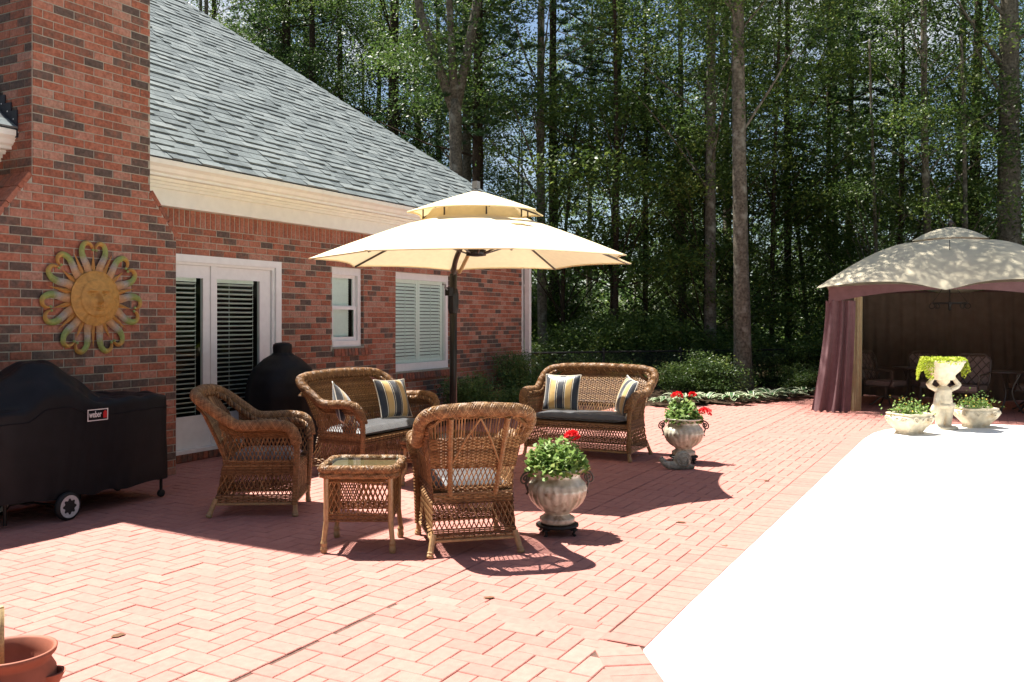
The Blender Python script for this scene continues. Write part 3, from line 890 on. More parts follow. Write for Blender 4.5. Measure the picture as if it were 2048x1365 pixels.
def make_seat(name, hw, backhump):
    """wicker armchair or settee, facing +y, hw = half width at seat"""
    root = empty(name)
    arm = hw + .055; A = .76
    # rolled braid rail: front foot of one arm, up, back along the arm, over the back, and down the other side
    half = [(-hw - .02, .335, .09), (-hw - .025, .35, .30), (-hw - .035, .36, .55), (-arm - .005, .345, .68), (-arm - .02, .29, .752), (-arm - .03, .16, .772), (-arm - .035, 0, .765), (-arm - .035, -.13, .775), (-arm - .045, -.26, .86), (-arm - .045, -.37, .94), (-arm + .0, -.455, .998), (-arm + .10, -.49, 1.022), (-arm + .24, -.50, 1.026 + backhump * .5)]
    mid = [(0, -.505, 1.026 + backhump)]
    rail = half + mid + [(-x, y, z) for x, y, z in half[::-1]]
    path = catmull(rail, 6)
    b = MB()
    i0 = next(i for i, q in enumerate(path) if q.z > .60); i1 = len(path) - 1 - next(i for i, q in enumerate(reversed(path)) if q.z > .60)
    braid(b, path[i0:i1 + 1], .041, 11, .17, .0072, cross=True)
    in_ = [q + Vector((0 if abs(q.x) < arm - .05 else (-.058 if q.x > 0 else .058), .02 if q.z > .95 else 0, -.035)) for q in path[i0:i1 + 1]]
    braid(b, in_, .020, 5, .09, .008)
    b.build('rolled_rail', mWicker, root, kind='stuff')
    for s, seg in ((-1, path[:i0 + 2]), (1, path[i1 - 1:])):
        p_ = MB(); wrapped(p_, seg, .027, 8, .55); p_.build('front_post', mWicker, root)
    # back panel
    Hb = .60
    def back(u, v):
        q = 2 * u - 1; w = (hw - .005) + .065 * v
        z = .40 + (Hb - .02 + backhump * (1 - q * q)) * v
        if v > .75: z -= max(0, abs(q) - .72) * .26 * (v - .75) / .25 * (1 if hw < .5 else 2.0)
        return (q * w, -.245 - .255 * v ** 1.15 + .05 * q * q * (1 if hw < .5 else .6), z)
    W = 2 * hw + .05
    b = MB()
    weave(b, back, W, Hb, 0, .09)
    lattice(b, back, W, Hb, .09, .36)
    weave(b, back, W, Hb, .355, .375)
    if hw < .5:
        weave(b, back, W, Hb, .375, .72, spoke=.03); sticks(b, back, W, .72, 1.0); weave(b, back, W, Hb, .97, 1.0)
    else:
        weave(b, back, W, Hb, .375, .80, spoke=.03); weave(b, back, W, Hb, .80, 1.0, sp=.013, spoke=.026)
    b.build('back_panel', mWicker, root, kind='stuff')
    for s in ((-1, 1) if hw < .5 else (-1, 0, 1)):
        p_ = MB(); u = .5 + s * .29
        wrapped(p_, [Vector(back(u, v)) + Vector((0, -.022, 0)) for v in (0, .2, .4, .6, .8, .98)], .018, 8, .6); p_.build('back_post', mWicker, root)
    b = MB()
    for s in (-1, 1): b.tube([Vector(back(.5, .97)) + Vector((0, -.03, 0)), Vector(back(.5 + s * .13, .72)) + Vector((0, -.03, 0)), Vector(back(.5 + s * .27, .42)) + Vector((0, -.03, 0))], .007, 6, tone=.75)
    b.build('back_brace', mWicker, root)
    # arms: panels under the rails
    for s in (-1, 1):
        def side(u, v, s=s):
            y = -.25 + .585 * u; top = .735 if y > -.13 else .735 + (-.13 - y) * .85
            return (s * (hw + .002 + .05 * v ** 1.5), y - .03 * v * (1 - u), .42 + (top - .42) * v)
        b = MB()
        weave(b, side, .585, .32, 0, .12); lattice(b, side, .585, .32, .12, .78, sp=.032); weave(b, side, .585, .32, .78, 1)
        b.build('arm_panel', mWicker, root, kind='stuff')
    # skirt below the seat
    ring = [(-hw, .335), (hw, .335), (hw, -.26), (-hw, -.26)]
    for k in range(4):
        (xa, ya), (xb, yb) = ring[k], ring[(k + 1) % 4]
        def sk(u, v, xa=xa, ya=ya, xb=xb, yb=yb, k=k):
            f = 1.0 + .045 * (1 - v); x = (xa + (xb - xa) * u) * f; y = ya + (yb - ya) * u
            if y < 0: y -= .06 * (1 - v) * (1 if k == 2 else (-y / .26))
            return (x, y, .115 + (.41 - .115) * v)
        L = math.hypot(xb - xa, yb - ya); b = MB()
        weave(b, sk, L, .295, 0, .22); lattice(b, sk, L, .295, .22, .80, sp=.034); weave(b, sk, L, .295, .80, 1.0)
        b.build('skirt_panel', mWicker, root, kind='stuff')
    b = MB()
    for k in range(4):
        (xa, ya), (xb, yb) = ring[k], ring[(k + 1) % 4]
        b.tube([(xa * 1.045, ya - (.06 if ya < 0 else 0), .105), (xb * 1.045, yb - (.06 if yb < 0 else 0), .105)], .012, 6)
    b.build('base_rail', mCane, root)
    for (x, y) in ring:
        sx = 1 if x > 0 else -1; bk = y < 0
        top = (x * 1.02, y - (.05 if bk else -.005), .15); bot = (x * 1.04 + sx * (.03 if bk else .012), y - (.105 if bk else -.01), .0)
        t_, o_ = Vector(top), Vector(bot); b = MB()
        b.tube([t_, t_.lerp(o_, .5), t_.lerp(o_, .72), t_.lerp(o_, .78), t_.lerp(o_, .84), t_.lerp(o_, .9), t_.lerp(o_, .95), o_], [.022, .021, .021, .026, .023, .028, .027, .022], 9)
        b.build('leg', mCane, root)
    b = MB(); b.box(-hw, hw, -.26, .33, .405, .425, .4); b.build('seat_deck', mWicker, root)
    return root
def facing(fx, fy): return math.atan2(-fx, fy)

def cushion_mesh(hx, hy, th, tx, ty):
    b = MB(); nx, ny = int(hx * 40), int(hy * 40)
    def hgt(q, p):
        e = (1 - abs(q) ** 6) ** .5 * (1 - abs(p) ** 6) ** .5
        d = 0
        for i in range(tx):
            for j in range(ty):
                cx, cyy = -1 + (2 * i + 1) / tx, -1 + (2 * j + 1) / ty
                r2 = ((q - cx) * hx / .055) ** 2 + ((p - cyy) * hy / .055) ** 2
                d = max(d, math.exp(-r2))
        lump = .5 + .5 * abs(sin((q + 1) * tx * PI / 2)) ** .5 * abs(sin((p + 1) * ty * PI / 2)) ** .5
        return e, d, lump
    def top(u, v):
        q, p = 2 * u - 1, 2 * v - 1; e, d, l = hgt(q, p)
        return (q * hx * (.97 + .03 * e), p * hy * (.97 + .03 * e), th * (.35 + .65 * e * (.72 + .28 * l)) - d * th * .28 * e)
    def bot(u, v):
        q, p = 2 * u - 1, 2 * v - 1; e, d, l = hgt(q, p)
        return (-q * hx * (.97 + .03 * e), p * hy * (.97 + .03 * e), th * .35 * (1 - e))
    b.grid(top, nx, ny); b.grid(bot, nx, ny)
    return b.mesh('seat_cushion', mCushion, True)

chair = make_seat('wicker_armchair', .285, .01)
seat2 = make_seat('wicker_settee', .64, .02)
cm1, cm2 = cushion_mesh(.265, .275, .10, 2, 2), cushion_mesh(.615, .275, .10, 4, 2)
def place_seat(proto, first, loc, face, label, cush, cl, cat, group):
    o = proto if first else copy_tree(proto)
    rz = facing(*face)
    o.location = (loc[0], loc[1], 0); o.rotation_euler = (0, 0, rz); tag(o, label, cat, group)
    c = bpy.data.objects.new('seat_cushion', cush); COL.objects.link(c)
    R = Matrix.Rotation(rz, 4, 'Z'); p = R @ Vector((0, .045, .432))
    c.location = (loc[0] + p.x, loc[1] + p.y, p.z); c.rotation_euler = (0, 0, rz)
    tag(c, cl, 'cushion', 'seat cushions on the wicker furniture')
    return o
GR = 'wicker seats gathered under the parasol'
place_seat(chair, True, (5.60, 3.39), (.74, .67), 'honey wicker armchair seen from behind, beside the near urn', cm1, 'charcoal cushion on the wicker armchair seen from behind', 'armchair', GR)
place_seat(chair, False, (5.77, 5.56), (.52, -.855), 'honey wicker armchair seen from the side, in shade before the glass door', cm1, 'charcoal cushion on the wicker armchair seen from the side', 'armchair', GR)
place_seat(seat2, True, (7.93, 5.98), (0.0, -1), 'wicker settee in front of the house wall beside the tall black cover', cm2, 'black tufted cushion on the wicker settee by the house wall', 'settee', GR)
place_seat(seat2, False, (9.99, 4.33), (-1, -.02), 'wicker settee facing the camera beside the far urn', cm2, 'black tufted cushion on the wicker settee beside the far urn', 'settee', GR)

# throw pillows
pb_ = MB()
def pil(u, v, s):
    q, p = 2 * u - 1, 2 * v - 1
    f = max(0, (1 - q * q)) ** .55 * max(0, (1 - p * p)) ** .55
    k = 1 - .075 * (1 - abs(q) ** 2) * 1
    k2 = 1 - .075 * (1 - abs(p) ** 2)
    return (q * .23 * (k2 if abs(q) > .0 else 1), s * .085 * f, p * .23 * k)
pb_.grid(lambda u, v: pil(u, v, -1), 18, 18); pb_.grid(lambda u, v: pil(1 - u, v, 1), 18, 18)
pil_me = pb_.mesh('throw_pillow', mStripe, True)
pp = MB(); E_ = []
for k in range(80):
    a = k / 80 * 4; sd = int(a); t = a - sd
    u, v = [(t, 0), (1, t), (1 - t, 1), (0, 1 - t)][sd]
    E_.append(pil(u, v, 0))
pp.tube(E_, .006, 5, closed=True); pip_me = pp.mesh('piping', mPiping, True)
def pillow(loc, face, lean, label, roll=0):
    o = bpy.data.objects.new('throw_pillow', pil_me); COL.objects.link(o)
    o.rotation_euler = (Matrix.Rotation(math.atan2(face[0], -face[1]), 4, 'Z') @ Matrix.Rotation(-lean, 4, 'X') @ Matrix.Rotation(roll, 4, 'Y')).to_euler()
    o.location = loc
    q = bpy.data.objects.new('piping', pip_me); link(q, o)
    tag(o, label, 'pillow', 'striped throw pillows')
pillow((8.36, 6.04, .735), (-.22, -1), .36, 'navy and gold striped pillow upright on the settee by the house wall', .03)
pillow((7.43, 6.0, .70), (.45, -.9), .34, 'striped pillow half hidden behind the settee arm by the house wall', .5)
pillow((10.06, 4.70, .735), (-1, -.12), .34, 'navy and gold striped pillow at the left end of the far settee')
pillow((10.02, 3.83, .72), (-.62, .75), .32, 'striped pillow turned sideways at the right end of the far settee', .12)

# wicker side table with glass top, low wicker coffee table
def wicker_table(name, hx, hy, H, loc, rz, label, apron):
    t = empty(name, loc, rz, label, 'table')
    c = .07; pts = []
    for (sx, sy) in ((1, 1), (-1, 1), (-1, -1), (1, -1)):
        for k in range(5):
            a = math.atan2(sy, sx) + (-PI / 4 + k * PI / 8); pts.append((sx * (hx - c) + c * cos(a), sy * (hy - c) + c * sin(a), H - .03))
    pts.append(pts[0]); pts.append(pts[1])
    b = MB(); P_ = catmull(pts, 4); braid(b, P_, .025, 8, .10, .0062, cross=True); lo = [q - Vector((0, 0, .045)) for q in P_]; braid(b, lo, .017, 5, .08, .008); b.build('braided_rim', mWicker, t, kind='stuff')
    g_ = MB(); g_.add([(x * .96, y * .96, H - .012) for x, y, z in pts[:-2]], [tuple(range(len(pts) - 2))]); g_.build('glass_top', mTableGlass, t)
    b = MB(); b.box(-hx + .02, hx - .02, -hy + .02, hy - .02, H - .045, H - .035, .45); b.build('top_deck', mWicker, t)
    q = .035; R4 = [(-hx + q, -hy + q), (hx - q, -hy + q), (hx - q, hy - q), (-hx + q, hy - q)]
    for k in range(4):
        (xa, ya), (xb, yb) = R4[k], R4[(k + 1) % 4]; L = math.hypot(xb - xa, yb - ya)
        def ap(u, v): return (xa + (xb - xa) * u, ya + (yb - ya) * u, H - .06 - apron * (1 - v))
        b = MB(); weave(b, ap, L, apron, .83, 1); lattice(b, ap, L, apron, .2, .83, sp=.034); weave(b, ap, L, apron, .06, .2)
        b.build('apron_panel', mWicker, t, kind='stuff')
        b = MB(); o_ = (xa * 1.06, ya * 1.06)
        b.tube([(xa, ya, H - .06), (xa, ya, H * .35), (o_[0], o_[1], .09), (o_[0], o_[1], .07), (o_[0], o_[1], .05), (o_[0], o_[1], .025), (o_[0], o_[1], .0)], [.019, .019, .018, .025, .021, .026, .02], 9)
        b.build('leg', mCane, t)
    return t
def fl3(x, y, z=0):
    return (x, y, z)
wicker_table('wicker_side_table', .262, .25, .62, (5.20, 4.02, 0), facing(.88, .47), 'small square wicker side table with glass top, left of the near armchair', .36)
wicker_table('wicker_coffee_table', .44, .28, .47, (7.62, 4.80, 0), -.1, 'low wicker coffee table mostly hidden behind the near armchair', .18)

# ------------------------------------------------------------------ parasol
UC = Vector((8.37, 4.94, 0)); UR = 1.775; UZ = 2.285
um = empty('cantilever_parasol', (9.18, 5.74, 0), label='cream two tier octagonal cantilever parasol on a black mast', cat='parasol')
UI = wpar(um)
def octa(rot, r): return [Vector((cos(rot + k * PI / 4) * r, sin(rot + k * PI / 4) * r, 0)) for k in range(8)]
ROT = math.radians(-94)
def canopy(name, r0, z0, r1, z1, sag, bow):
    V = octa(ROT, 1); b = MB(); nr, ns = 10, 8
    for k in range(8):
        a, c = V[k], V[(k + 1) % 8]
        def P(u, v):
            dr = a.lerp(c, u); sc_ = 1 - sag * 4 * u * (1 - u) * (1 - v) ** 1.5
            rr = r0 + (r1 - r0) * v
            z = z0 + (z1 - z0) * (v + bow * v * (1 - v)) + .25 * sag * 4 * u * (1 - u) * (1 - v)
            return (UC.x + dr.x * rr * sc_, UC.y + dr.y * rr * sc_, z)
        b.grid(P, ns, nr)
    o = b.build(name, mCanvas, um, inv=UI)
    h = MB()
    for k in range(8):
        a, c = V[k], V[(k + 1) % 8]
        h.tube([(UC.x + a.lerp(c, t / 8).x * r0 * (1 - sag * 4 * (t / 8) * (1 - t / 8)), UC.y + a.lerp(c, t / 8).y * r0 * (1 - sag * 4 * (t / 8) * (1 - t / 8)), z0 + .25 * sag * 4 * (t / 8) * (1 - t / 8) - .006) for t in range(9)], .009, 5)
    h.build(name.replace('canopy', 'hem'), mCanvas, o)
    return o
vb = MB(); VV = octa(ROT, 1)
for k in range(8):
    a, c = VV[k], VV[(k + 1) % 8]; vb.grid(lambda u, v: tuple(UC + a.lerp(c, u) * (.565 - .09 * v) + Vector((0, 0, 2.73 + .11 * v))), 3, 2)
vb.build('vent_band', mCanvas, um, inv=UI)
low = canopy('lower_canopy', UR, UZ, .56, 2.735, .06, .10)
canopy('upper_canopy', .75, 2.80, .04, 3.04, .05, .12)
for k, V in enumerate(octa(ROT, 1)):
    r = MB(); r.tube([UC + V * .15 + Vector((0, 0, 2.78)), UC + V * .56 + Vector((0, 0, 2.71)), UC + V * 1.15 + Vector((0, 0, 2.50)), UC + V * (UR - .02) + Vector((0, 0, UZ - .012))], .013, 5); r.build('rib', mBronze, um, inv=UI)
    r = MB(); r.tube([UC + V * .10 + Vector((0, 0, 2.36)), UC + V * .85 + Vector((0, 0, 2.605))], .009, 5); r.build('strut', mBronze, um, inv=UI)
    r = MB(); r.tube([UC + V * .10 + Vector((0, 0, 3.0)), UC + V * .74 + Vector((0, 0, 2.792))], .011, 5); r.build('upper_rib', mBronze, um, inv=UI)
    r = MB(); r.tube([UC + V * .58 + Vector((0, 0, 2.70)), UC + V * .58 + Vector((0, 0, 2.845))], .009, 5); r.build('vent_post', mBronze, um, inv=UI)
    r = MB(); r.box(-.02, .02, -.03, .005, -.005, .005, M=Matrix.Translation(UC + V * (UR + .005) + Vector((0, 0, UZ - .006))) @ Matrix.Rotation(math.atan2(V.y, V.x) - PI / 2, 4, 'Z')); r.build('rib_pocket', mCanvas, um, inv=UI)
r = MB(); r.lathe([(.03, 2.33), (.11, 2.34), (.11, 2.40), (.05, 2.42), (.035, 2.99)], 16, (UC.x, UC.y, 0)); r.build('hub', mBlackMetal, um, True, inv=UI)
r = MB(); r.lathe([(.05, 3.02), (.055, 3.05), (.02, 3.06), (.018, 3.08)], 12, (UC.x, UC.y, 0)); r.box(UC.x - .035, UC.x + .035, UC.y - .03, UC.y + .03, 3.07, 3.15); r.build('finial', mGreyPl, um, inv=UI)
PX, PY = 9.18, 5.74
r = MB(); r.tube([(PX, PY, .02), (PX, PY, 2.2)], .045, 12); r.build('mast', mBlackMetal, um, True, inv=UI)
r = MB(); r.tube([(PX, PY, 1.72), (PX, PY, 1.78), (PX, PY, 1.95), (PX, PY, 2.02)], [.05, .066, .066, .05], 12); r.box(PX - .14, PX - .05, PY - .03, PY + .03, 1.93, 2.03); r.build('crank_housing', mBlackMetal, um, inv=UI)
r = MB(); r.tube([(PX - .13, PY, 2.0), (PX - .21, PY - .02, 2.02), (PX - .21, PY - .02, 2.06), (PX - .28, PY - .03, 2.06)], .012, 6); r.build('crank_handle', mGreyPl, um, inv=UI)
r = MB(); r.tube(catmull([(PX, PY, 2.15), (PX - .05, PY - .05, 2.30), (PX - .20, PY - .19, 2.42), (PX - .48, PY - .46, 2.56), (UC.x + .08, UC.y + .08, 2.68), (UC.x, UC.y, 2.70)], 4), .032, 8); r.build('arm', mBronze, um, True, inv=UI)
r = MB(); r.tube([(PX - .02, PY - .10, 2.21), (UC.x + .28, UC.y + .16, 2.55)], .022, 6); r.build('support_strut', mWood, um, inv=UI)
r = MB(); r.box(PX - .42, PX + .42, PY - .05, PY + .05, .003, .05); r.box(PX - .05, PX + .05, PY - .42, PY + .42, .051, .09); r.lathe([(.09, .09), (.09, .16), (.06, .2)], 12, (PX, PY, 0)); r.build('base', mBlackMetal, um, inv=UI)
TP = UC + Vector((sin(VIEW), -cos(VIEW), 0)) * .40 - Vector((cos(VIEW), sin(VIEW), 0)) * .70
r = MB(); tz = UZ + (2.735 - UZ) * (UR - (TP - UC).length * 1.02) / (UR - .56) * 1.03 + .03
for (dx, dy, w) in ((0, 0, .09), (.06, -.05, .06)): r.add([TP + Vector((dx - w, dy + .02, tz - .01)), TP + Vector((dx + w, dy - .05, tz - .005)), TP + Vector((dx + w * .8, dy - .11, tz - .03)), TP + Vector((dx - w * .9, dy - .05, tz - .028))], [(0, 1, 2, 3)])
r.build('canopy_tie', mCanvas, um, inv=UI)

# ------------------------------------------------------------------ covered grills
cg = empty('covered_grill_cart', (5.0, 7.05, 0), label='long black covered barbecue cart on wheels in front of the chimney', cat='grill')
CI = wpar(cg)
cv = MB()
CX0, CX1, CY0, CY1 = 4.13, 5.80, 6.70, 7.44
def rrect(a, hx, hy, n=9.0):
    ca, sa = cos(a), sin(a); k = (abs(ca / hx) ** n + abs(sa / hy) ** n) ** (-1 / n); return k * ca, k * sa
def sof(q, w=.035): return w * math.log(1 + math.exp(max(-40, min(40, q / w))))
def ctop(x, y):
    base = .93 + .022 * (x - 5.0) if x > 4.9 else .93 - .02 * (4.9 - x)
    ax = sof(abs(x - 4.66) - .10, .02) * (.70 if x > 4.66 else .74) + sof(abs(y - 7.07) - .12, .02) * .95
    dome = sof(.355 - ax, .02)
    crease = .014 * sin(x * 19 + y * 27) * sin(y * 13 - x * 9) + .016 * abs(sin((x - 4.66) * 8 + (y - 7) * 13)) + .010 * abs(sin((x - 4.66) * 13 - (y - 7) * 9))
    return base + dome + crease * .8
NA, NR = 120, 16
ccx, ccy, hx, hy = (CX0 + CX1) / 2, (CY0 + CY1) / 2, (CX1 - CX0) / 2, (CY1 - CY0) / 2
def coverP(u, v):
    a = 2 * PI * u
    if v <= .55:
        q = v / .55; ex, ey = rrect(a, hx, hy); x, y = ccx + ex * q, ccy + ey * q
        z = ctop(x, y) - .03 * max(0, q - .93) / .07
        return (x, y, z)
    q = (v - .55) / .45; ex, ey = rrect(a, hx, hy)
    xx = ccx + ex; hem = .17 + .04 * max(0, (4.9 - xx)) + .012 * sin(a * 9)
    wv = .006 * sin(a * 23 + 2.2 * sin(a * 5)) * (q ** 1.2) + .010 * sin(a * 7 + 1 + q) * q + .004 * sin(a * 31 + 9 * q)
    f = 1 + .02 * q + wv * .9
    top = ctop(ccx + ex, ccy + ey) - .03
    return (ccx + ex * (1 + .012 * q + wv), ccy + ey * (f + .012 * q), top + (hem - top) * q ** .97)
cv.grid(coverP, 160, 60, wrap=True)
cover = cv.build('cover', mCover, cg, True, inv=CI)
sm = MB(); pts = []
for k in range(121):
    q = coverP(k / 120, .60); pts.append((ccx + (q[0] - ccx) * 1.006, ccy + (q[1] - ccy) * 1.012, q[2]))
sm.tube(pts, .004, 4, cap=False); sm.build('seam', mCover, cover)
def text_mesh(body, size, mat, bold=0.0, sx=1.0):
    cu = bpy.data.curves.new('lettering', 'FONT'); cu.body = body; cu.size = size; cu.extrude = .0012; cu.offset = bold; cu.align_x = 'CENTER'; cu.align_y = 'CENTER'
    o = bpy.data.objects.new('lettering', cu); COL.objects.link(o)
    dg = bpy.context.evaluated_depsgraph_get(); me = bpy.data.meshes.new_from_object(o.evaluated_get(dg))
    bpy.data.objects.remove(o); bpy.data.curves.remove(cu)
    for v in me.vertices: v.co.x *= sx
    me.materials.clear(); me.materials.append(mat); return me
LX, LY, LZ = 4.985, 6.662, .835
Lrot = (PI / 2 + .02, 0, 0)
bk = MB(); w_, h_ = .098, .049
for (a, b, c, d) in ((-w_, w_, h_ - .007, h_), (-w_, w_, -h_, -h_ + .007), (-w_, -w_ + .007, -h_ + .007, h_ - .007), (w_ - .007, w_, -h_ + .007, h_ - .007)): bk.box(a, b, c, d, 0, .002)
badge = bk.build('badge', mPrintW, cg, inv=CI, loc=(LX, LY, LZ)); badge.rotation_euler = Lrot
o = bpy.data.objects.new('lettering', text_mesh('weber', .075, mPrintW, .0006, .60)); link(o, badge); o.location = (-.024, .004, .001)
rd = MB(); rd.box(-.004, .030, -.026, .026, 0, .002); rd.lathe([(.012, 0), (.012, .003)], 10, (.013, .026, 0)); o = rd.build('red_emblem', mPrintR, badge); o.location = (.056, -.004, .0005)
def wheel(loc, R, rz):
    w = MB(); w.lathe([(R * .72, -.022), (R, -.02), (R * 1.02, 0), (R, .02), (R * .72, .022)], 28); w.xform(Matrix.Rotation(PI / 2, 4, 'X'))
    o = w.build('wheel', mRubber, cg, True, inv=CI, loc=loc); o.rotation_euler = (0, 0, rz)
    h = MB(); ri, ro = [], []; n = 64
    for k in range(n):
        a = 2 * PI * k / n; s = .52 + .065 * (1 if cos(8 * a) > 0 else -1) * min(1, abs(cos(8 * a)) * 3)
        ri.append((R * s * cos(a), -.024, R * s * sin(a))); ro.append((R * .82 * cos(a), -.026, R * .82 * sin(a)))
    h.add(ri + ro, [(k, (k + 1) % n, n + (k + 1) % n, n + k) for k in range(n)])
    h.build('rim', mSilver, o)
    d = MB(); d.lathe([(.0001, -.018), (R * .6, -.018), (R * .6, .018), (.0001, .018)], 20); d.xform(Matrix.Rotation(PI / 2, 4, 'X')); d.build('hub', mBlackMetal, o)
wheel((4.70, 6.655, .112), .112, .10); wheel((4.55, 7.36, .112), .112, .0)
for (x, y) in ((5.72, 6.76), (5.72, 7.36), (5.25, 7.30)):
    l = MB(); l.tube([(x, y, .03), (x, y, .8)], .014, 8); leg = l.build('leg', mBlackMetal, cg, inv=CI)
    c_ = MB(); c_.lathe([(.012, -.02), (.033, -.016), (.036, 0), (.033, .016), (.012, .02)], 14); c_.xform(Matrix.Translation((x, y, .037)) @ Matrix.Rotation(PI / 2, 4, 'X')); c_.build('caster', mRubber, leg)
ax = MB(); ax.tube([(4.70, 6.68, .112), (4.62, 7.36, .112)], .009, 6); ax.box(4.45, 5.7, 6.8, 7.34, .20, .22); ax.tube([(4.25, 6.78, .03), (4.25, 6.78, .8)], .014, 8); ax.tube([(4.25, 7.36, .03), (4.25, 7.36, .8)], .014, 8); ax.build('cart_frame', mBlackMetal, cg, inv=CI)

eg = empty('covered_upright_grill', (8.30, 7.66, 0), label='tall black covered upright smoker standing against the glass door', cat='grill')
e = MB(); prof = [(.44, .02), (.45, .10), (.43, .35), (.425, .55), (.445, .72), (.42, .90), (.345, 1.05), (.225, 1.16), (.135, 1.21), (.112, 1.235), (.116, 1.30), (.112, 1.335), (.085, 1.355), (.03, 1.362), (.0005, 1.363)]
pf = []
for (r0, z0), (r1, z1) in zip(prof, prof[1:]):
    for k in range(4): pf.append((r0 + (r1 - r0) * k / 4, z0 + (z1 - z0) * k / 4))
pf.append(prof[-1])
e.lathe(pf, 96, rib=lambda a, z: 1 + (.028 * sin(a * 7 + z * 2) + .02 * sin(a * 17 + 3 * sin(a * 3))) * max(0, min(1, (1.05 - z) / .9)) + .02 * sin(a * 12) * math.exp(-((z - 1.22) / .05) ** 2))
eco = e.build('cover', mCover, eg, True)
lg = MB()
for k in range(5): lg.box(-.055 + .008 * k, .055 - .006 * (k % 3), -.002, 0, .012 * k, .012 * k + .006, M=Matrix.Translation((.215, -.352, .965)) @ Matrix.Rotation(.52, 4, 'Z') @ Matrix.Rotation(-.55, 4, 'X'))
lg.build('faded_print', mPrintG, eco)

# ------------------------------------------------------------------ sun face wall plaque
sn = empty('sun_plaque', (5.627, CH_Y - .012, 1.845), label='painted metal sun face plaque with curled rays hung on the chimney', cat='wall plaque')
sn.rotation_euler = (PI / 2, 0, 0)                    # local x right, y up, z out of the wall
sn.scale = (1.0, 1.0, 1.0)
RD = .258
d = MB(); NAg = 72
def disc_h(x, y):
    r = math.hypot(x, y) / RD
    h = .03 + .05 * (1 - r * r)
    if r > .70: h -= .012 * (1 - abs(sin(math.atan2(y, x) * 9)) ** .3) + .008
    X, Y = x / RD, y / RD
    g2 = lambda cx, cy_, sx, sy: math.exp(-((X - cx) / sx) ** 2 - ((Y - cy_) / sy) ** 2)
    h += .030 * 1.7 * g2(0, -.02, .07, .26) + .016 * 1.7 * g2(0, -.13, .12, .07)            # nose
    h += -.016 * 1.7 * g2(-.26, .14, .15, .085) - .016 * 1.7 * g2(.26, .14, .15, .085)       # eye sockets
    h += .014 * 1.7 * g2(-.26, .13, .08, .04) + .014 * 1.7 * g2(.26, .13, .08, .04)
    h += .012 * 1.7 * g2(-.26, .28, .17, .04) + .012 * 1.7 * g2(.26, .28, .17, .04)          # brows
    h += .014 * 1.7 * g2(0, -.31, .17, .035) + .014 * 1.7 * g2(0, -.40, .13, .035) - .012 * 1.7 * g2(0, -.355, .18, .02)  # lips
    h += .012 * g2(0, -.56, .16, .09) + .012 * g2(-.36, -.16, .2, .2) + .012 * g2(.36, -.16, .2, .2)     # chin, cheeks
    return h + .028
def dP(u, v):
    a = 2 * PI * u; r = RD * v; x, y = r * cos(a), r * sin(a); return (x, y, disc_h(x, y))
d.grid(dP, 120, 44, wrap=True); d.build('face_disc', mSunFace, sn, True)
d = MB(); d.tube([(RD * 1.0 * cos(2 * PI * k / 60), RD * sin(2 * PI * k / 60), .048) for k in range(60)], .007, 6, closed=True); d.build('disc_rim', mSunFace, sn, True)
def ray_strip(mb, pts, widths, z0=.02, thick=.022):
    n_ = len(pts)
    for i in range(n_ - 1):
        a, b = Vector(pts[i]), Vector(pts[i + 1])
        ta = nrm(Vector(pts[min(i + 1, n_ - 1)]) - Vector(pts[max(i - 1, 0)])); tb = nrm(Vector(pts[min(i + 2, n_ - 1)]) - Vector(pts[i]))
        na, nb = Vector((-ta.y, ta.x, 0)), Vector((-tb.y, tb.x, 0)); wa, wb = widths[i], widths[i + 1]
        vs = []
        for (c, nn, w) in ((a, na, wa), (b, nb, wb)):
            for k in range(6):
                f = -1 + 2 * k / 5; vs.append(c + nn * (w * f) + Vector((0, 0, z0 + thick * (1 - f * f))))
        mb.add(vs, [(k, k + 1, 7 + k, 6 + k) for k in range(5)], (i + .5) / (n_ - 1))
for hgt_ in range(7):
    A0 = PI / 2 + hgt_ * 2 * PI / 7
    R_ = Matrix.Rotation(A0 - PI / 2, 4, 'Z')
    for s in (-1, 1):
        pts = catmull([(s * .050, .225, 0), (s * .070, .30, 0), (s * .112, .385, 0), (s * .128, .45, 0), (s * .108, .512, 0), (s * .060, .527, 0), (s * .024, .50, 0), (s * .014, .465, 0)], 4)
        n_ = len(pts); wd = [.036 * (1 - i / (n_ - 1)) ** .75 + .007 for i in range(n_)]
        b = MB(); ray_strip(b, pts, wd); b.xform(R_); b.build('curled_ray', mSunRay, sn, True)
        k_ = MB(); k_.lathe([(.0005, -.012), (.012, -.008), (.015, 0), (.012, .008), (.0005, .012)], 8, (s * .018, .462, .034)); k_.xform(R_); k_.build('knob', mSunKnob, sn, True)
    for off, L_ in ((0, .43), (PI / 7, .48)):
        R2 = Matrix.Rotation(A0 - PI / 2 + off, 4, 'Z'); b = MB()
        b.add([(-.030, .235, .012), (0, .235, .034), (.030, .235, .012), (-.019, .32, .012), (0, .32, .026), (.019, .32, .012), (0, L_, .014)], [(0, 1, 4, 3), (1, 2, 5, 4), (3, 4, 6), (4, 5, 6)], .9)
        b.xform(R2); b.build('spike_ray', mSunRay, sn)
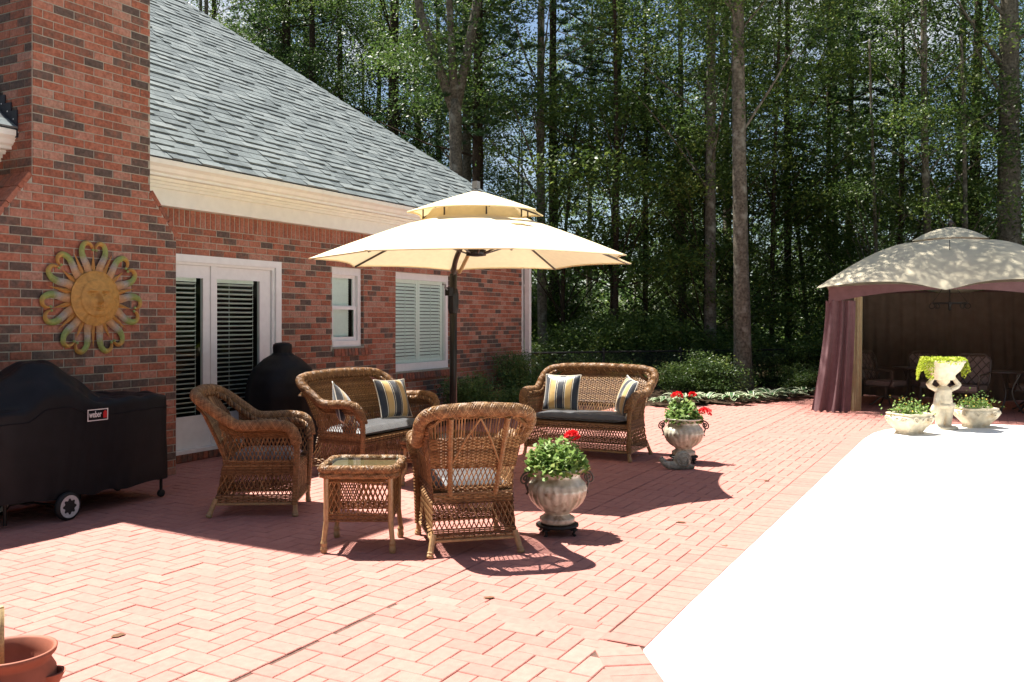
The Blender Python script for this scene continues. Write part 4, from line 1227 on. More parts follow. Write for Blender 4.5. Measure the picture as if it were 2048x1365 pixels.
# ------------------------------------------------------------------ urns, pots, statues
def remesh(mb, vox, mat, name, smooth=True, sm_iter=4):
    me = mb.mesh(name, mat); o = bpy.data.objects.new(name, me); COL.objects.link(o)
    r = o.modifiers.new('r', 'REMESH'); r.mode = 'VOXEL'; r.voxel_size = vox
    s = o.modifiers.new('s', 'SMOOTH'); s.factor = .5; s.iterations = sm_iter
    dg = bpy.context.evaluated_depsgraph_get(); m2 = bpy.data.meshes.new_from_object(o.evaluated_get(dg))
    bpy.data.objects.remove(o)
    m2.polygons.foreach_set('use_smooth', np.ones(len(m2.polygons), dtype=bool))
    if not m2.materials: m2.materials.append(mat)
    m2.name = name
    return m2
def mobj(name, me, parent=None, loc=None, rz=0, **kw):
    o = bpy.data.objects.new(name, me); link(o, parent)
    if loc is not None: o.location = loc
    o.rotation_euler = (0, 0, rz); return tag(o, **kw)

ub = MB()
uprof = [(.115, .0), (.135, .012), (.135, .045), (.11, .06), (.092, .075), (.105, .092), (.155, .125), (.197, .17), (.220, .22), (.226, .265), (.215, .305), (.19, .335), (.175, .355), (.175, .385), (.195, .405), (.212, .415), (.214, .428), (.20, .43), (.18, .425), (.17, .38), (.0005, .375)]
up2 = []
for (r0, z0), (r1, z1) in zip(uprof, uprof[1:]):
    for k in range(3): up2.append((r0 + (r1 - r0) * k / 3, z0 + (z1 - z0) * k / 3))
up2.append(uprof[-1])
ub.lathe(up2, 120, rib=lambda a, z: 1 + (.05 * (abs(sin(a * 11)) - .6)) * max(0, min(1, (z - .09) / .03)) * max(0, min(1, (.335 - z) / .03)))
urn_me = ub.mesh('urn_body', mUrn, True)
han_me = []
for s in (-1, 1):
    hb = MB(); pts = []
    for k in range(26):
        a = k / 25 * 3.6 * PI; r = .055 * (1 - k / 30); pts.append((s * (.225 + r * cos(a + PI) * .9 + .02), 0, .345 + r * sin(a + .3)))
    hb.tube(pts, .008, 6); hb.tube([(s * .20, 0, .40), (s * .235, 0, .36), (s * .245, 0, .30), (s * .225, 0, .245), (s * .24, 0, .225)], .009, 6)
    han_me.append(hb.mesh('scroll_handle', mBronze, True))
st = MB(); st.lathe([(.15, .055), (.165, .06), (.165, .075), (.15, .08)], 24)
for k in range(4):
    a = PI / 4 + k * PI / 2; c, s = cos(a), sin(a)
    st.tube([(c * .14, s * .14, .065), (c * .16, s * .16, .04), (c * .145, s * .145, .018), (c * .165, s * .165, .0)], .013, 6)
    st.tube([(c * .15 + .03 * cos(a + t / 8 * 2 * PI), s * .15 + .03 * sin(a + t / 8 * 2 * PI), .05) for t in range(9)], .006, 4)
stand_me = st.mesh('scroll_stand', mBlackMetal, True)
def hex_leaves(C, size, n=6):
    q = len(C); Nn = rand_unit(q); Nn[:, 2] = np.abs(Nn[:, 2]) + .5; Nn /= np.linalg.norm(Nn, axis=1, keepdims=True)
    D = rand_unit(q); D -= Nn * (D * Nn).sum(1, keepdims=True); D /= np.linalg.norm(D, axis=1, keepdims=True); B = np.cross(Nn, D)
    s = (size * RNG.uniform(.6, 1.3, q))[:, None]; out = []
    for k in range(n):
        a = 2 * PI * k / n; f = 1.0 if k else .35
        out.append(C + (D * cos(a) + B * sin(a)) * s * .5 * f + Nn * s * (.10 if k % 2 else 0))
    return np.stack(out, axis=1)
def geranium(loc, flowers, label, seed, sx=.26, h=.24):
    t = empty('geranium_plant', loc, 0, label, 'plant', 'geraniums in the urns')
    q = 800; a = RNG.uniform(0, 2 * PI, q); rr = np.sqrt(RNG.uniform(0, 1, q)) * sx
    top = h * np.sqrt(np.clip(1 - (rr / (sx * 1.08)) ** 2, 0, 1)) * (1 + .35 * np.sin(a * 3 + seed) * rr / sx)
    C = np.stack([rr * np.cos(a), rr * np.sin(a), top * RNG.uniform(.15, 1.08, q) - .03 * (rr / sx) ** 3], 1)
    me = quads_mesh('foliage', hex_leaves(C, .05), np.clip(RNG.normal(.5, .25, q), 0, 1), mGeran, 6); mobj('foliage', me, t)
    s = MB()
    for k in range(14):
        aa = random.uniform(0, 2 * PI); r1 = random.uniform(.05, sx * .8); s.tube([(0.03 * cos(aa), .03 * sin(aa), -.03), (r1 * .6 * cos(aa), r1 * .6 * sin(aa), h * .4), (r1 * cos(aa), r1 * sin(aa), h * .75)], .005, 4)
    s.build('stem', mGeran, t)
    for (fx, fy, fz, fr) in flowers:
        q = 110; P_ = rand_unit(q) * np.array([fr, fr, fr * .8]); P_[:, 2] = np.where(P_[:, 2] < -fr * .3, -P_[:, 2], P_[:, 2])
        me = quads_mesh('flower_head', hex_leaves(P_ + np.array([fx, fy, fz]), .030, 5), np.full(q, .5), mRed, 5); fo = mobj('flower_head', me, t)
        s = MB(); s.tube([(fx * .5, fy * .5, .08), (fx, fy, fz)], .004, 4); s.build('stalk', mGeran, fo)
for i, (loc, rz, lab, sl) in enumerate((((6.19, 2.93), facing(-.88, -.47) + .15, 'weathered cream fluted urn beside the near wicker armchair', 'black scrolled plant stand under the near urn'),
                                    ((9.97, 3.11), facing(-.88, -.47) - .1, 'weathered cream fluted urn behind the stone snail', 'black scrolled plant stand under the far urn'))):
    t = empty('urn', (loc[0], loc[1], .08), rz, lab, 'urn', 'fluted urns'); mobj('urn_body', urn_me, t); [mobj('scroll_handle', hm, t) for hm in han_me]
    s = MB(); s.lathe([(.17, .388), (.0005, .395)], 16); s.build('soil', mSoil, t)
    mobj('plant_stand', stand_me, None, (loc[0], loc[1], 0), rz, label=sl, cat='plant stand', group='plant stands')
RV = Vector((sin(VIEW), -cos(VIEW), 0)); FV = Vector((cos(VIEW), sin(VIEW), 0))
def rel(r, f, z): v = RV * r + FV * f; return (v.x, v.y, z)
geranium((6.19, 2.93, .47), [(*rel(.11, -.02, .275), .052)], 'bushy geranium with one red flower head in the near urn', 1, .245, .235)
geranium((9.97, 3.11, .47), [(*rel(-.075, 0, .29), .06), (*rel(.11, .05, .295), .042), (*rel(.235, -.05, .105), .072)], 'bushy geranium with three red flower heads in the far urn', 2, .21, .225)

# stone snail
sb = MB()
def sph(mb, c, r, sq=(1, 1, 1), n=12):
    b0 = len(mb.v); pr = [(max(.0005, r * sin(PI * k / n)), -r * cos(PI * k / n)) for k in range(n + 1)]; mb.lathe(pr, 14)
    mb.v[b0:] = [(c[0] + q[0] * sq[0], c[1] + q[1] * sq[1], c[2] + q[2] * sq[2]) for q in mb.v[b0:]]
sph(sb, (.055, 0, .105), .098, (1, .72, 1)); sb.tube([(.19, 0, .02), (.10, 0, .035), (-.02, 0, .04), (-.10, 0, .045), (-.15, 0, .07), (-.168, 0, .10)], [.018, .042, .052, .046, .032, .028], 12)
sph(sb, (-.172, 0, .105), .034, (1.1, .9, .9)); sb.tube([(-.165, .014, .12), (-.175, .022, .15)], .008, 6); sb.tube([(-.165, -.014, .12), (-.175, -.022, .15)], .008, 6)
sn_o = empty('snail_statue', (9.46, 3.02, 0), math.atan2(RV.y, RV.x) + .08, 'grey stone snail ornament in front of the far urn', 'statue')
mobj('body', remesh(sb, .008, mSnail, 'snail_body', sm_iter=3), sn_o)
sp_ = MB()
for s in (-1, 1):
    sp_.tube([(.055 + (.088 * (1 - k / 46)) * cos(k / 39 * 4 * PI), s * (.070 * math.sqrt(max(0, 1 - ((.088 * (1 - k / 46)) / .1) ** 2)) + .003), .105 + (.088 * (1 - k / 46)) * sin(k / 39 * 4 * PI)) for k in range(40)], .007, 5)
sp_.build('shell_spiral', mSnail, sn_o, True)

# low square stone planters
def square_planter(loc, rz, label, plabel):
    t = empty('stone_planter', loc, rz, label, 'planter', 'low square stone planters')
    b = MB(); lv = [(.16, 0), (.165, .025), (.15, .03), (.19, .09), (.245, .15), (.275, .21), (.275, .245), (.25, .27), (.265, .285), (.262, .30), (.225, .30), (.215, .26), (.001, .258)]
    def P(u, v):
        k = v * (len(lv) - 1); i = min(int(k), len(lv) - 2); f = k - i; r = lv[i][0] + (lv[i + 1][0] - lv[i][0]) * f; z = lv[i][1] + (lv[i + 1][1] - lv[i][1]) * f
        x, y = rrect(2 * PI * u, r, r * .88, 7); return (x, y, z)
    b.grid(P, 64, 36, wrap=True); b.add([P(k / 64, 0) for k in range(64)], [tuple(range(64))]); b.build('bowl', mStone, t, True)
    r = MB()
    for sd in range(4):
        M = Matrix.Rotation(sd * PI / 2, 4, 'Z'); hh = .275 if sd % 2 else .242; off = .242 if sd % 2 == 0 else .275
        st_ = len(r.v)
        for s in (-1, 1):
            r.tube([(s * (.14 + .05 * (1 - k / 20) * cos(k / 16 * 3.4 * PI)), -off - .004, .215 + .045 * (1 - k / 20) * sin(k / 16 * 3.4 * PI)) for k in range(17)], .009, 5)
        r.tube([(-.09 + .18 * k / 12, -off - .004, .215 + .02 * sin(k / 12 * 4 * PI)) for k in range(13)], .009, 5)
        r.xform(M, st_)
    r.build('scroll_relief', mStone, t, True, kind='stuff')
    s = MB(); s.box(-.2, .2, -.18, .18, .25, .268); s.build('soil', mSoil, t)
    p_ = empty('bedding_plant', (loc[0], loc[1], .26), rz, plabel, 'plant', 'small flowering plants in the stone planters')
    q = 520; C = np.stack([RNG.normal(0, .13, q), RNG.normal(0, .11, q), np.abs(RNG.normal(.0, .085, q))], 1); C[:, 2] += .10 * np.exp(-((np.abs(C[:, 0]) - .16) / .1) ** 2) * RNG.uniform(0, 1, q)
    mobj('foliage', quads_mesh('foliage', leaf_quads(C, .042, .3, .6), np.clip(RNG.normal(.5, .25, q), 0, 1), mGeran), p_)
    q = 26; i_ = RNG.integers(0, len(C), q); mobj('flower', quads_mesh('flower', hex_leaves(C[i_] + np.array([0, 0, .03]), .028, 5), np.full(q, .5), mYellow, 5), p_, kind='stuff')
square_planter((13.98, 1.02, .004), math.atan2(RV.y, RV.x) + .42, 'low square carved stone planter left of the cherub pedestal', 'leafy yellow flowering plant in the stone planter left of the cherub')
square_planter((15.33, .19, .004), math.atan2(RV.y, RV.x) + .12, 'low square carved stone planter right of the cherub pedestal', 'darker leafy plant in the stone planter right of the cherub')

# cherub pedestal carrying a bowl of trailing lime foliage
ch = empty('cherub_planter', (14.86, .62, .004), math.atan2(RV.y, RV.x), 'pale stone cherub statue holding a fluted bowl over its head', 'statue')
cb = MB()
S_ = lambda pts, rr: cb.tube(pts, rr, 10)
S_([(.045, .0, .04), (.055, .01, .16), (.05, .0, .27), (.055, 0, .36)], [.040, .048, .062, .068])            # legs
S_([(-.055, -.03, .04), (-.06, -.045, .17), (-.045, -.02, .28), (-.04, 0, .36)], [.040, .050, .064, .068])
S_([(.045, -.01, .045), (.055, -.075, .03)], [.035, .026]); S_([(-.055, -.03, .045), (-.075, -.10, .03)], [.035, .026])
S_([(0, 0, .33), (.0, -.015, .42), (.0, -.01, .50), (0, 0, .58), (0, .0, .64)], [.085, .092, .082, .090, .05])   # trunk
S_([(0, 0, .62), (0, -.005, .68)], [.04, .036]); sph(cb, (-.005, -.015, .725), .068, (1, 1.02, 1.08))
S_([(.075, 0, .585), (.145, -.015, .63), (.165, -.01, .66), (.115, 0, .755)], [.036, .033, .032, .026])          # raised arms
S_([(-.075, 0, .585), (-.145, -.015, .63), (-.165, -.01, .67), (-.115, 0, .755)], [.036, .033, .032, .026])
sph(cb, (.11, 0, .765), .028); sph(cb, (-.11, 0, .765), .028)
S_([(-.09, -.04, .55), (-.105, -.07, .40), (-.12, -.05, .28), (-.10, -.03, .22)], [.02, .036, .05, .03]); S_([(-.10, -.06, .36), (0, -.095, .345), (.10, -.03, .36)], [.035, .03, .03])  # drapery
cb.lathe([(.0005, .0), (.15, .0), (.155, .02), (.14, .04), (.0005, .045)], 20)
cb.xform(Matrix.Diagonal((1.38, 1.38, 1, 1)))
mobj('cherub', remesh(cb, .012, mStone, 'cherub', sm_iter=2), ch)
bw = MB(); bp_ = [(.15, .735), (.165, .75), (.165, .80), (.18, .82), (.23, .87), (.268, .94), (.28, .98), (.30, .995), (.31, 1.02), (.285, 1.03), (.25, 1.0), (.0005, .99)]
bw.lathe(bp_, 64, rib=lambda a, z: 1 + (.02 * abs(sin(a * 12)) if .82 < z < 1.025 else 0)); bw.build('bowl', mStone, ch, True)
q = 900; a = RNG.uniform(0, 2 * PI, q); r = np.sqrt(RNG.uniform(0, 1, q)) * .31
C = np.stack([r * np.cos(a), r * np.sin(a), 1.02 + RNG.uniform(0, .055, q)], 1)
for (a0, a1, n_, dp) in ((2.5, 3.9, 760, .24), (-.45, .35, 300, .22), (4.0, 5.0, 40, .05)):
    aa = RNG.uniform(a0, a1, n_); t = RNG.uniform(0, 1, n_); kk = .55 + .45 * np.sin(aa * 7)
    C = np.vstack([C, np.stack([(.315 + .05 * t) * np.cos(aa), (.315 + .05 * t) * np.sin(aa), 1.04 - dp * t * (.6 + .7 * kk)], 1)])
lp = empty('trailing_lime_plant', (14.86, .62, .004), math.atan2(RV.y, RV.x), 'lime green trailing plant spilling over the bowl on the cherub', 'plant')
mobj('foliage', quads_mesh('foliage', leaf_quads(C, .038, .2, .7), np.clip(RNG.normal(.5, .25, len(C)), 0, 1), mLime), lp)

# terracotta strawberry pot at the near left corner
tp = empty('strawberry_pot', (2.13, 3.37, 0), 0, 'terracotta pocket pot at the near left edge of the patio', 'pot')
b = MB(); b.lathe([(.10, 0), (.115, .01), (.155, .10), (.170, .20), (.165, .27), (.148, .30), (.148, .315), (.166, .335), (.17, .352), (.162, .355), (.152, .345), (.140, .30), (.13, .22), (.0005, .2)], 56); b.build('pot_body', mTerra, tp, True)
for k in range(3):
    a = math.atan2(RV.y, RV.x) + .15 + k * 2 * PI / 3; b = MB(); n_ = 14
    def pk(u, v):
        an = -PI * .52 + PI * 1.04 * u; r = .062; x = .150 + (.055 * cos(an)) * (.25 + .75 * v); y = r * sin(an) * (.55 + .45 * v); return (x, y, .175 + .085 * v)
    b.grid(pk, n_, 6); b.grid(lambda u, v: (pk(u, v)[0] - .012, pk(u, v)[1] * .86, pk(u, v)[2]), n_, 6)
    b.grid(lambda u, v: tuple(Vector(pk(u, 1)).lerp(Vector((pk(u, 1)[0] - .012, pk(u, 1)[1] * .86, pk(u, 1)[2])), v)), n_, 1)
    b.xform(Matrix.Rotation(a, 4, 'Z')); b.build('pocket', mTerra, tp, True)
b = MB(); b.lathe([(.13, .23), (.0005, .235)], 20); b.build('soil', mSoil, tp)
sk_ = MB(); sp0 = Vector((2.13, 3.37, .22)) - RV * .045 + FV * .02
sk_.tube([sp0, sp0 + Vector((0, 0, .29))], .013, 10); sk_.tube([sp0 + Vector((0, 0, .29)), sp0 + Vector((0, 0, .296))], [.013, .009], 10)
sk_.build('wooden_stake', mWood, None, True, label='pale wooden stake standing in the terracotta pot', cat='stake')

# ------------------------------------------------------------------ gazebo
GZ = empty('canopy_gazebo', (18.65, .65, 0), 0, 'square gazebo with sand coloured canopy and plum curtains beyond the pool deck', 'gazebo')
def rs_(u):                                            # walk round a unit square, corners at u = 0, .25, .5, .75
    k = u * 4; i = int(k) % 4; f = k - int(k); c = [(-1, 1), (-1, -1), (1, -1), (1, 1), (-1, 1)]
    return (c[i][0] + (c[i + 1][0] - c[i][0]) * f, c[i][1] + (c[i + 1][1] - c[i][1]) * f, f)
def rfP(u, v):
    x, y, f = rs_(min(u, .99999)); a = 2.08 + (.50 - 2.08) * v
    edge = -.035 + .095 * abs(sin(2 * PI * f)) - .065 * math.exp(-((f - .5) / .09) ** 2)
    z = 2.24 + .86 * (1 - (1 - v) ** 1.32) + edge * (1 - v) ** 2.2 + .15 * sin(PI * f) * 4 * v * (1 - v)
    bul = 1 + .03 * sin(PI * f) * (1 - v)
    return (x * a * (bul if abs(x) > .999 else 1), y * a * (bul if abs(y) > .999 else 1), z)
b = MB(); b.grid(rfP, 96, 14); rfo = b.build('canopy_roof', mGazTop, GZ, True)
def cpP(u, v):
    x, y, f = rs_(min(u, .99999)); a = .62 * (1 - v) + .01; z = 3.13 + .25 * (1 - (1 - v) ** 1.7) + (-.03 + .04 * sin(PI * f)) * (1 - v); return (x * a, y * a, z)
b = MB(); b.grid(cpP, 48, 10); b.build('vent_cap', mGazTop, GZ, True)
b = MB(); b.lathe([(.02, 3.36), (.035, 3.39), (.02, 3.41), (.045, 3.44), (.045, 3.47), (.015, 3.51), (.0005, 3.52)], 12); b.build('finial', mBronze, GZ, True)
HP = 1.78
for (sx, sy) in ((-1, 1), (-1, -1), (1, 1), (1, -1)):
    b = MB(); b.tube([(sx * HP, sy * HP, 0), (sx * HP, sy * HP, 2.2)], .03, 8); b.build('post', mBlackMetal, GZ)
for k, (ax, ay, bx, by) in enumerate(((-1, 1, -1, -1), (-1, -1, 1, -1), (1, -1, 1, 1), (1, 1, -1, 1))):   # arched valances
    def vP(u, v):
        q = 1.0 + .02
        x, y = (ax + (bx - ax) * u) * 1.90, (ay + (by - ay) * u) * 1.90
        top = 2.215 + .045 * abs(sin(2 * PI * u)) - .06 * math.exp(-((u - .5) / .1) ** 2)
        bot = 1.93 + .225 * (1 - abs(2 * u - 1) ** 2.2)
        return (x, y, bot + (max(top, bot + .01) - bot) * v)
    b = MB(); b.grid(vP, 40, 3); b.build('valance', mPlum, GZ, True)
def curtain(P0, P1, z0, z1, folds, amp, mat, name, spread=1.0, out=(0, 0)):
    P0, P1 = Vector((*P0, 0)), Vector((*P1, 0)); dr = P1 - P0; nn = Vector((-dr.y, dr.x, 0)).normalized(); b = MB()
    def P(u, v):
        m = (u - .5) * (1 + (spread - 1) * (1 - v) ** 1.6) + .5; base = P0 + dr * m + Vector((out[0], out[1], 0)) * (1 - v) ** 1.5
        off = amp * (sin(2 * PI * folds * u + 1.1 * sin(2.4 * v + u * 7)) + .45 * sin(2 * PI * folds * 1.7 * u + 2 + 1.5 * v)) * (.55 + .45 * (1 - v))
        q = base + nn * off; return (q.x, q.y, z0 + (z1 - z0) * v + .012 * sin(u * 40) * (1 - v))
    b.grid(P, max(24, int(folds * 12)), 18); return b.build(name, mat, GZ, True)
curtain((-1.90, 1.95), (-1.86, 1.45), .015, 1.98, 3.3, .055, mPlum, 'front_curtain', 1.3, (-.22, .14))
curtain((-1.80, 1.48), (-1.72, 1.34), .02, 2.05, 2.2, .03, mLiner, 'curtain_liner', 1.2, (-.05, .03))
curtain((-1.86, -1.45), (-1.90, -1.95), .015, 1.98, 3.3, .055, mPlum, 'front_curtain', 1.3, (-.22, -.14))
curtain((1.80, 1.8), (1.80, -1.8), .02, 2.2, 16, .02, mBackCur, 'back_curtain')
curtain((-1.6, 1.80), (1.78, 1.80), .02, 2.2, 13, .02, mBackCur, 'side_curtain')
curtain((-1.6, -1.80), (1.78, -1.80), .02, 2.2, 13, .02, mBackCur, 'side_curtain')
# hanging candle ring
cl = empty('hanging_candle_ring', (17.3, .62, 1.93), 0, 'dark scrolled iron chandelier hanging inside the gazebo', 'chandelier')
b = MB(); b.tube([(.0, .30 * cos(2 * PI * k / 24), .04 * 0 + .0 + .30 * 0) if False else (.28 * cos(2 * PI * k / 24), .28 * sin(2 * PI * k / 24), 0) for k in range(24)], .014, 6, closed=True); b.build('ring', mBlackMetal, cl)
b = MB()
for k in range(4): b.tube([(.28 * cos(k * PI / 2), .28 * sin(k * PI / 2), 0), (0, 0, .42)], .005, 4)
b.tube([(0, 0, .42), (0, 0, 1.1)], .006, 5); b.build('chain', mBlackMetal, cl)
for k in range(8):
    a = k * PI / 4; b = MB(); b.tube([(.28 * cos(a) + .045 * cos(t / 10 * 2 * PI) * cos(a), .28 * sin(a) + .045 * cos(t / 10 * 2 * PI) * sin(a), -.05 + .045 * sin(t / 10 * 2 * PI)) for t in range(10)], .007, 4, closed=True); b.build('scroll', mBlackMetal, cl)
b = MB(); b.lathe([(.0005, -.14), (.03, -.11), (.02, -.06), (.035, -.02), (.01, .04)], 10); b.build('drop', mBlackMetal, cl)

def patio_chair(loc, rz, label, swivel):
    t = empty('metal_patio_chair', loc, rz, label, 'chair', 'metal patio chairs in the gazebo')
    b = MB(); oc = [(-.27, .46), (.27, .46), (.30, .56), (.30, .92), (.20, 1.02), (-.20, 1.02), (-.30, .92), (-.30, .56)]
    b.tube([(x, -.27 - (z - .46) * .22, z) for x, z in oc], .018, 6, closed=True); b.build('back_frame', mBronze, t)
    b = MB()
    for k in range(-3, 4):
        for s in (-1, 1):
            pts = []
            for q in range(25):
                z = .48 + .52 * q / 24; x = k * .15 + s * (z - .75) * .85
                if abs(x) < .285 and not (z > .94 and abs(x) > .22): pts.append((x, -.27 - (z - .46) * .22, z))
            if len(pts) > 1: b.tube(pts, .009, 4)
    b.build('back_lattice', mBronze, t)
    b = MB(); b.grid(lambda u, v: ((u - .5) * .54, -.30 - .22 * (.04 + .5 * v) - .03, .50 + .48 * v), 6, 6); b.build('back_pad', mDust, t)
    b = MB(); b.box(-.27, .27, -.26, .27, .40, .48); b.build('seat_pad', mDust, t)
    b = MB(); b.box(-.29, .29, -.28, .29, .37, .395); b.build('seat_frame', mBronze, t)
    for s in (-1, 1):
        b = MB(); b.tube(catmull([(s * .30, -.34, .72), (s * .32, -.1, .69), (s * .325, .15, .69), (s * .32, .27, .66), (s * .30, .26, .52), (s * .28, .2, .40)], 3), .016, 6); b.build('arm', mBronze, t)
        if not swivel:
            b = MB(); b.tube([(s * .27, .25, .39), (s * .29, .29, .0)], .018, 6); b.build('leg', mBronze, t)
            b = MB(); b.tube([(s * .27, -.25, .39), (s * .29, -.33, .0)], .018, 6); b.build('leg', mBronze, t)
    if swivel:
        b = MB(); b.tube([(0, 0, .37), (0, 0, .12)], .03, 8); b.build('pedestal', mBronze, t)
        for k in range(4):
            a = PI / 4 + k * PI / 2; b = MB(); b.tube(catmull([(0, 0, .20), (.12 * cos(a), .12 * sin(a), .15), (.24 * cos(a), .24 * sin(a), .05), (.31 * cos(a), .31 * sin(a), .02)], 3), .016, 6); b.build('foot', mBronze, t)
patio_chair((18.35, 1.75, 0), facing(-.35, -.93), 'dark swivel patio chair just inside the gazebo curtain', True)
patio_chair((18.6, .98, 0), facing(-.93, -.35), 'lattice back patio chair half hidden behind the cherub bowl', False)
patio_chair((17.6, .38, 0), facing(-.95, .3), 'high lattice back patio chair right behind the stone cherub', False)
patio_chair((18.4, -.62, 0), facing(-.2, .95), 'dark patio chair at the right edge inside the gazebo', True)
def bistro(loc, label):
    t = empty('metal_bistro_table', loc, 0, label, 'table', 'small metal tables in the gazebo'); b = MB(); b.lathe([(.0005, .70), (.30, .70), (.315, .715), (.31, .73), (.0005, .735)], 28); b.build('table_top', mBronze, t)
    for k in range(3):
        a = .5 + k * 2 * PI / 3; b = MB(); b.tube(catmull([(.20 * cos(a), .20 * sin(a), .70), (.07 * cos(a), .07 * sin(a), .42), (.10 * cos(a), .10 * sin(a), .22), (.24 * cos(a), .24 * sin(a), .0)], 4), .016, 6); b.build('leg', mBronze, t)
bistro((18.75, 1.36, 0), 'small round metal table left of the cherub bowl inside the gazebo')
bistro((18.0, -.28, 0), 'small round metal table right of the high back chair in the gazebo')
# ------------------------------------------------------------------ planting
def at(px, d):
    """ground point in the viewing direction px (pixels across) at distance d along the view axis"""
    l = (px - 1024) / 1780 * d
    return (d * cos(VIEW) + l * sin(VIEW), d * sin(VIEW) - l * cos(VIEW))

def crown_mesh(name, zc, hh, rad, ncl, per, size, mat, spread=.75, tone=.5, low=.15):
    P = rand_unit(ncl) * (RNG.uniform(low, 1, ncl) ** .5)[:, None]
    P = P * np.array([rad, rad, hh]); P[:, 2] += zc
    pers = RNG.integers(int(per * .5), int(per * 1.5), ncl)
    C, T = [], []
    for p, k in zip(P, pers):
        q = RNG.normal(0, 1, (k, 3)) * np.array([spread, spread, spread * .42])
        q[:, 2] -= .10 * (q[:, 0] ** 2 + q[:, 1] ** 2)
        C.append(p + q); T.append(np.clip(RNG.normal(tone + RNG.normal(0, .14), .17, k), 0, 1))
    C = np.vstack(C); T = np.concatenate(T)
    return quads_mesh(name, leaf_quads(C, size, .55, .5), T, mat), P
def pine_mesh(name, z0, z1, rad, nb):
    C, D, T = [], [], []; br = MB()
    for k in range(nb):
        z = z0 + (z1 - z0) * (k / nb) ** .9; a = RNG.uniform(0, 2 * PI); L = rad * (1 - .75 * (z - z0) / (z1 - z0)) * RNG.uniform(.55, 1.1)
        dr = np.array([cos(a), sin(a), RNG.uniform(.05, .35)])
        br.tube([(0, 0, z), tuple(dr * L * .5 + np.array([0, 0, z])), tuple(dr * L + np.array([0, 0, z + .1 * L]))], [.035, .025, .01], 4)
        for t in np.arange(.35, 1.05, .14):
            for s in range(3):
                c = np.array([0, 0, z]) + dr * L * t + RNG.normal(0, .28, 3); n_ = 60
                u = rand_unit(n_); u[:, 2] = np.abs(u[:, 2]) * .6 + .1; C.append(np.repeat(c[None], n_, 0)); D.append(u); T.append(np.clip(RNG.normal(.5, .2, n_), 0, 1))
    C, D, T = np.vstack(C), np.vstack(D), np.concatenate(T); n_ = len(C)
    B = np.cross(D, rand_unit(n_)); B /= np.linalg.norm(B, axis=1, keepdims=True); L = RNG.uniform(.16, .28, n_)[:, None]
    V = np.stack([C, C + D * L * .5 + B * .009, C + D * L, C + D * L * .5 - B * .009], 1)
    return quads_mesh(name, V, T, mPine), br.mesh('branch', mBarkDark)
tallC = [crown_mesh('crown', 9.6, 6.0, 3.0, 50, 370, .10, mLeaf, .47, .5) for _ in range(3)]
midC = [crown_mesh('crown', 5.0, 3.9, 2.3, 36, 330, .095, mLeaf, .42, .6) for _ in range(3)]
shrC = [crown_mesh('foliage', .95, .85, 1.1, 36, 170, .08, mLeaf, .27, .55) for _ in range(3)]
fineC = crown_mesh('crown', 11.4, 4.2, 3.5, 390, 185, .08, mLeaf, .55, .5)  # crown mostly above the view, shaped to shade the gazebo roof evenly
pineC = [pine_mesh('crown', 5.5, 17, 3.0, 46) for _ in range(2)]
def trunk_mesh(h, r, bend, mat, limbs=None, fork=None, flare=1.5):
    b = MB(); n_ = 34; a = random.uniform(0, 6.28); ph = random.uniform(0, 6)
    def ax(t): return Vector((bend * sin(t * 2.3 + ph) * cos(a) - bend * sin(ph) * cos(a), bend * sin(t * 2.9 + ph) * sin(a) - bend * sin(ph) * sin(a), h * t - .25))
    top = 1.0 if fork is None else fork
    b.tube([ax(top * k / n_) for k in range(n_ + 1)], [r * (1 + (flare - 1) * math.exp(-k * .8)) * (1 - .62 * top * k / n_) * random.uniform(.95, 1.06) for k in range(n_ + 1)], 14)
    if fork is not None:
        s = ax(fork)
        for (dx, dz, rr) in ((-.9, .95, .62), (.55, 1.0, .66), (-.15, 1.1, .45)):
            e = s + RV * (dx * 2.6) + Vector((0, 0, dz * (h - s.z)))
            b.tube([s - Vector((0, 0, .4)), s.lerp(e, .25) + RV * dx * .35, s.lerp(e, .6) + RV * dx * .1, e], [r * .6, r * rr * .85, r * rr * .6, r * .15], 10)
    for p in (limbs if limbs is not None else []):
        t = max(.2, min(.92, (p[2] - random.uniform(.8, 2.2)) / h)) * min(1, top); s = ax(t); e = Vector(p)
        m = s.lerp(e, .5) + Vector((0, 0, -.15 + random.uniform(0, .3)))
        b.tube([s, m, e], [r * .26 * (1.1 - t), r * .16 * (1.1 - t) + .008, .008], 5, cap=False)
    return b.mesh('trunk', mat, True)
def tree(px, d, h, r, label, kind='tall', scale=1.0, mat=None, bend=.15, fork=None, group='trees of the wood behind the patio', dz=0.0, bare=False, lift=0.0, extra=0):
    x, y = at(px, d); z = gz(x, y)
    t = empty('broadleaf_tree' if kind != 'pine' else 'pine_tree', (x, y, z), 0, label, 'tree', group)
    i = random.randrange(3) if kind != 'pine' else random.randrange(2)
    rz = random.uniform(0, 6.28)
    if kind == 'pine':
        me, br = pineC[i]; c = mobj('crown', me, t, (0, 0, lift), rz); c.scale = (scale,) * 3
        c2 = mobj('branch', br, t, (0, 0, lift), rz); c2.scale = (scale,) * 3; limbs = None
    else:
        me, P = fineC if kind == 'fine' else (tallC if kind == 'tall' else midC)[i]; c = mobj('crown', me, t, (0, 0, lift), rz); c.scale = (scale, scale, scale)
        R = Matrix.Rotation(rz, 3, 'Z'); sel = RNG.permutation(len(P))[:22]; limbs = [] if bare else [R @ Vector(P[k] * scale) + Vector((0, 0, lift)) for k in sel]
        for e in range(extra):
            c = mobj('crown', tallC[(i + 1 + e) % 3][0], t, (0, 0, lift), rz + 1.7 + e); c.scale = (scale * 1.12,) * 3
    mobj('trunk', trunk_mesh(h, r, bend, mat or (mBark if kind != 'pine' else mBarkDark), limbs, fork), t)
    return t
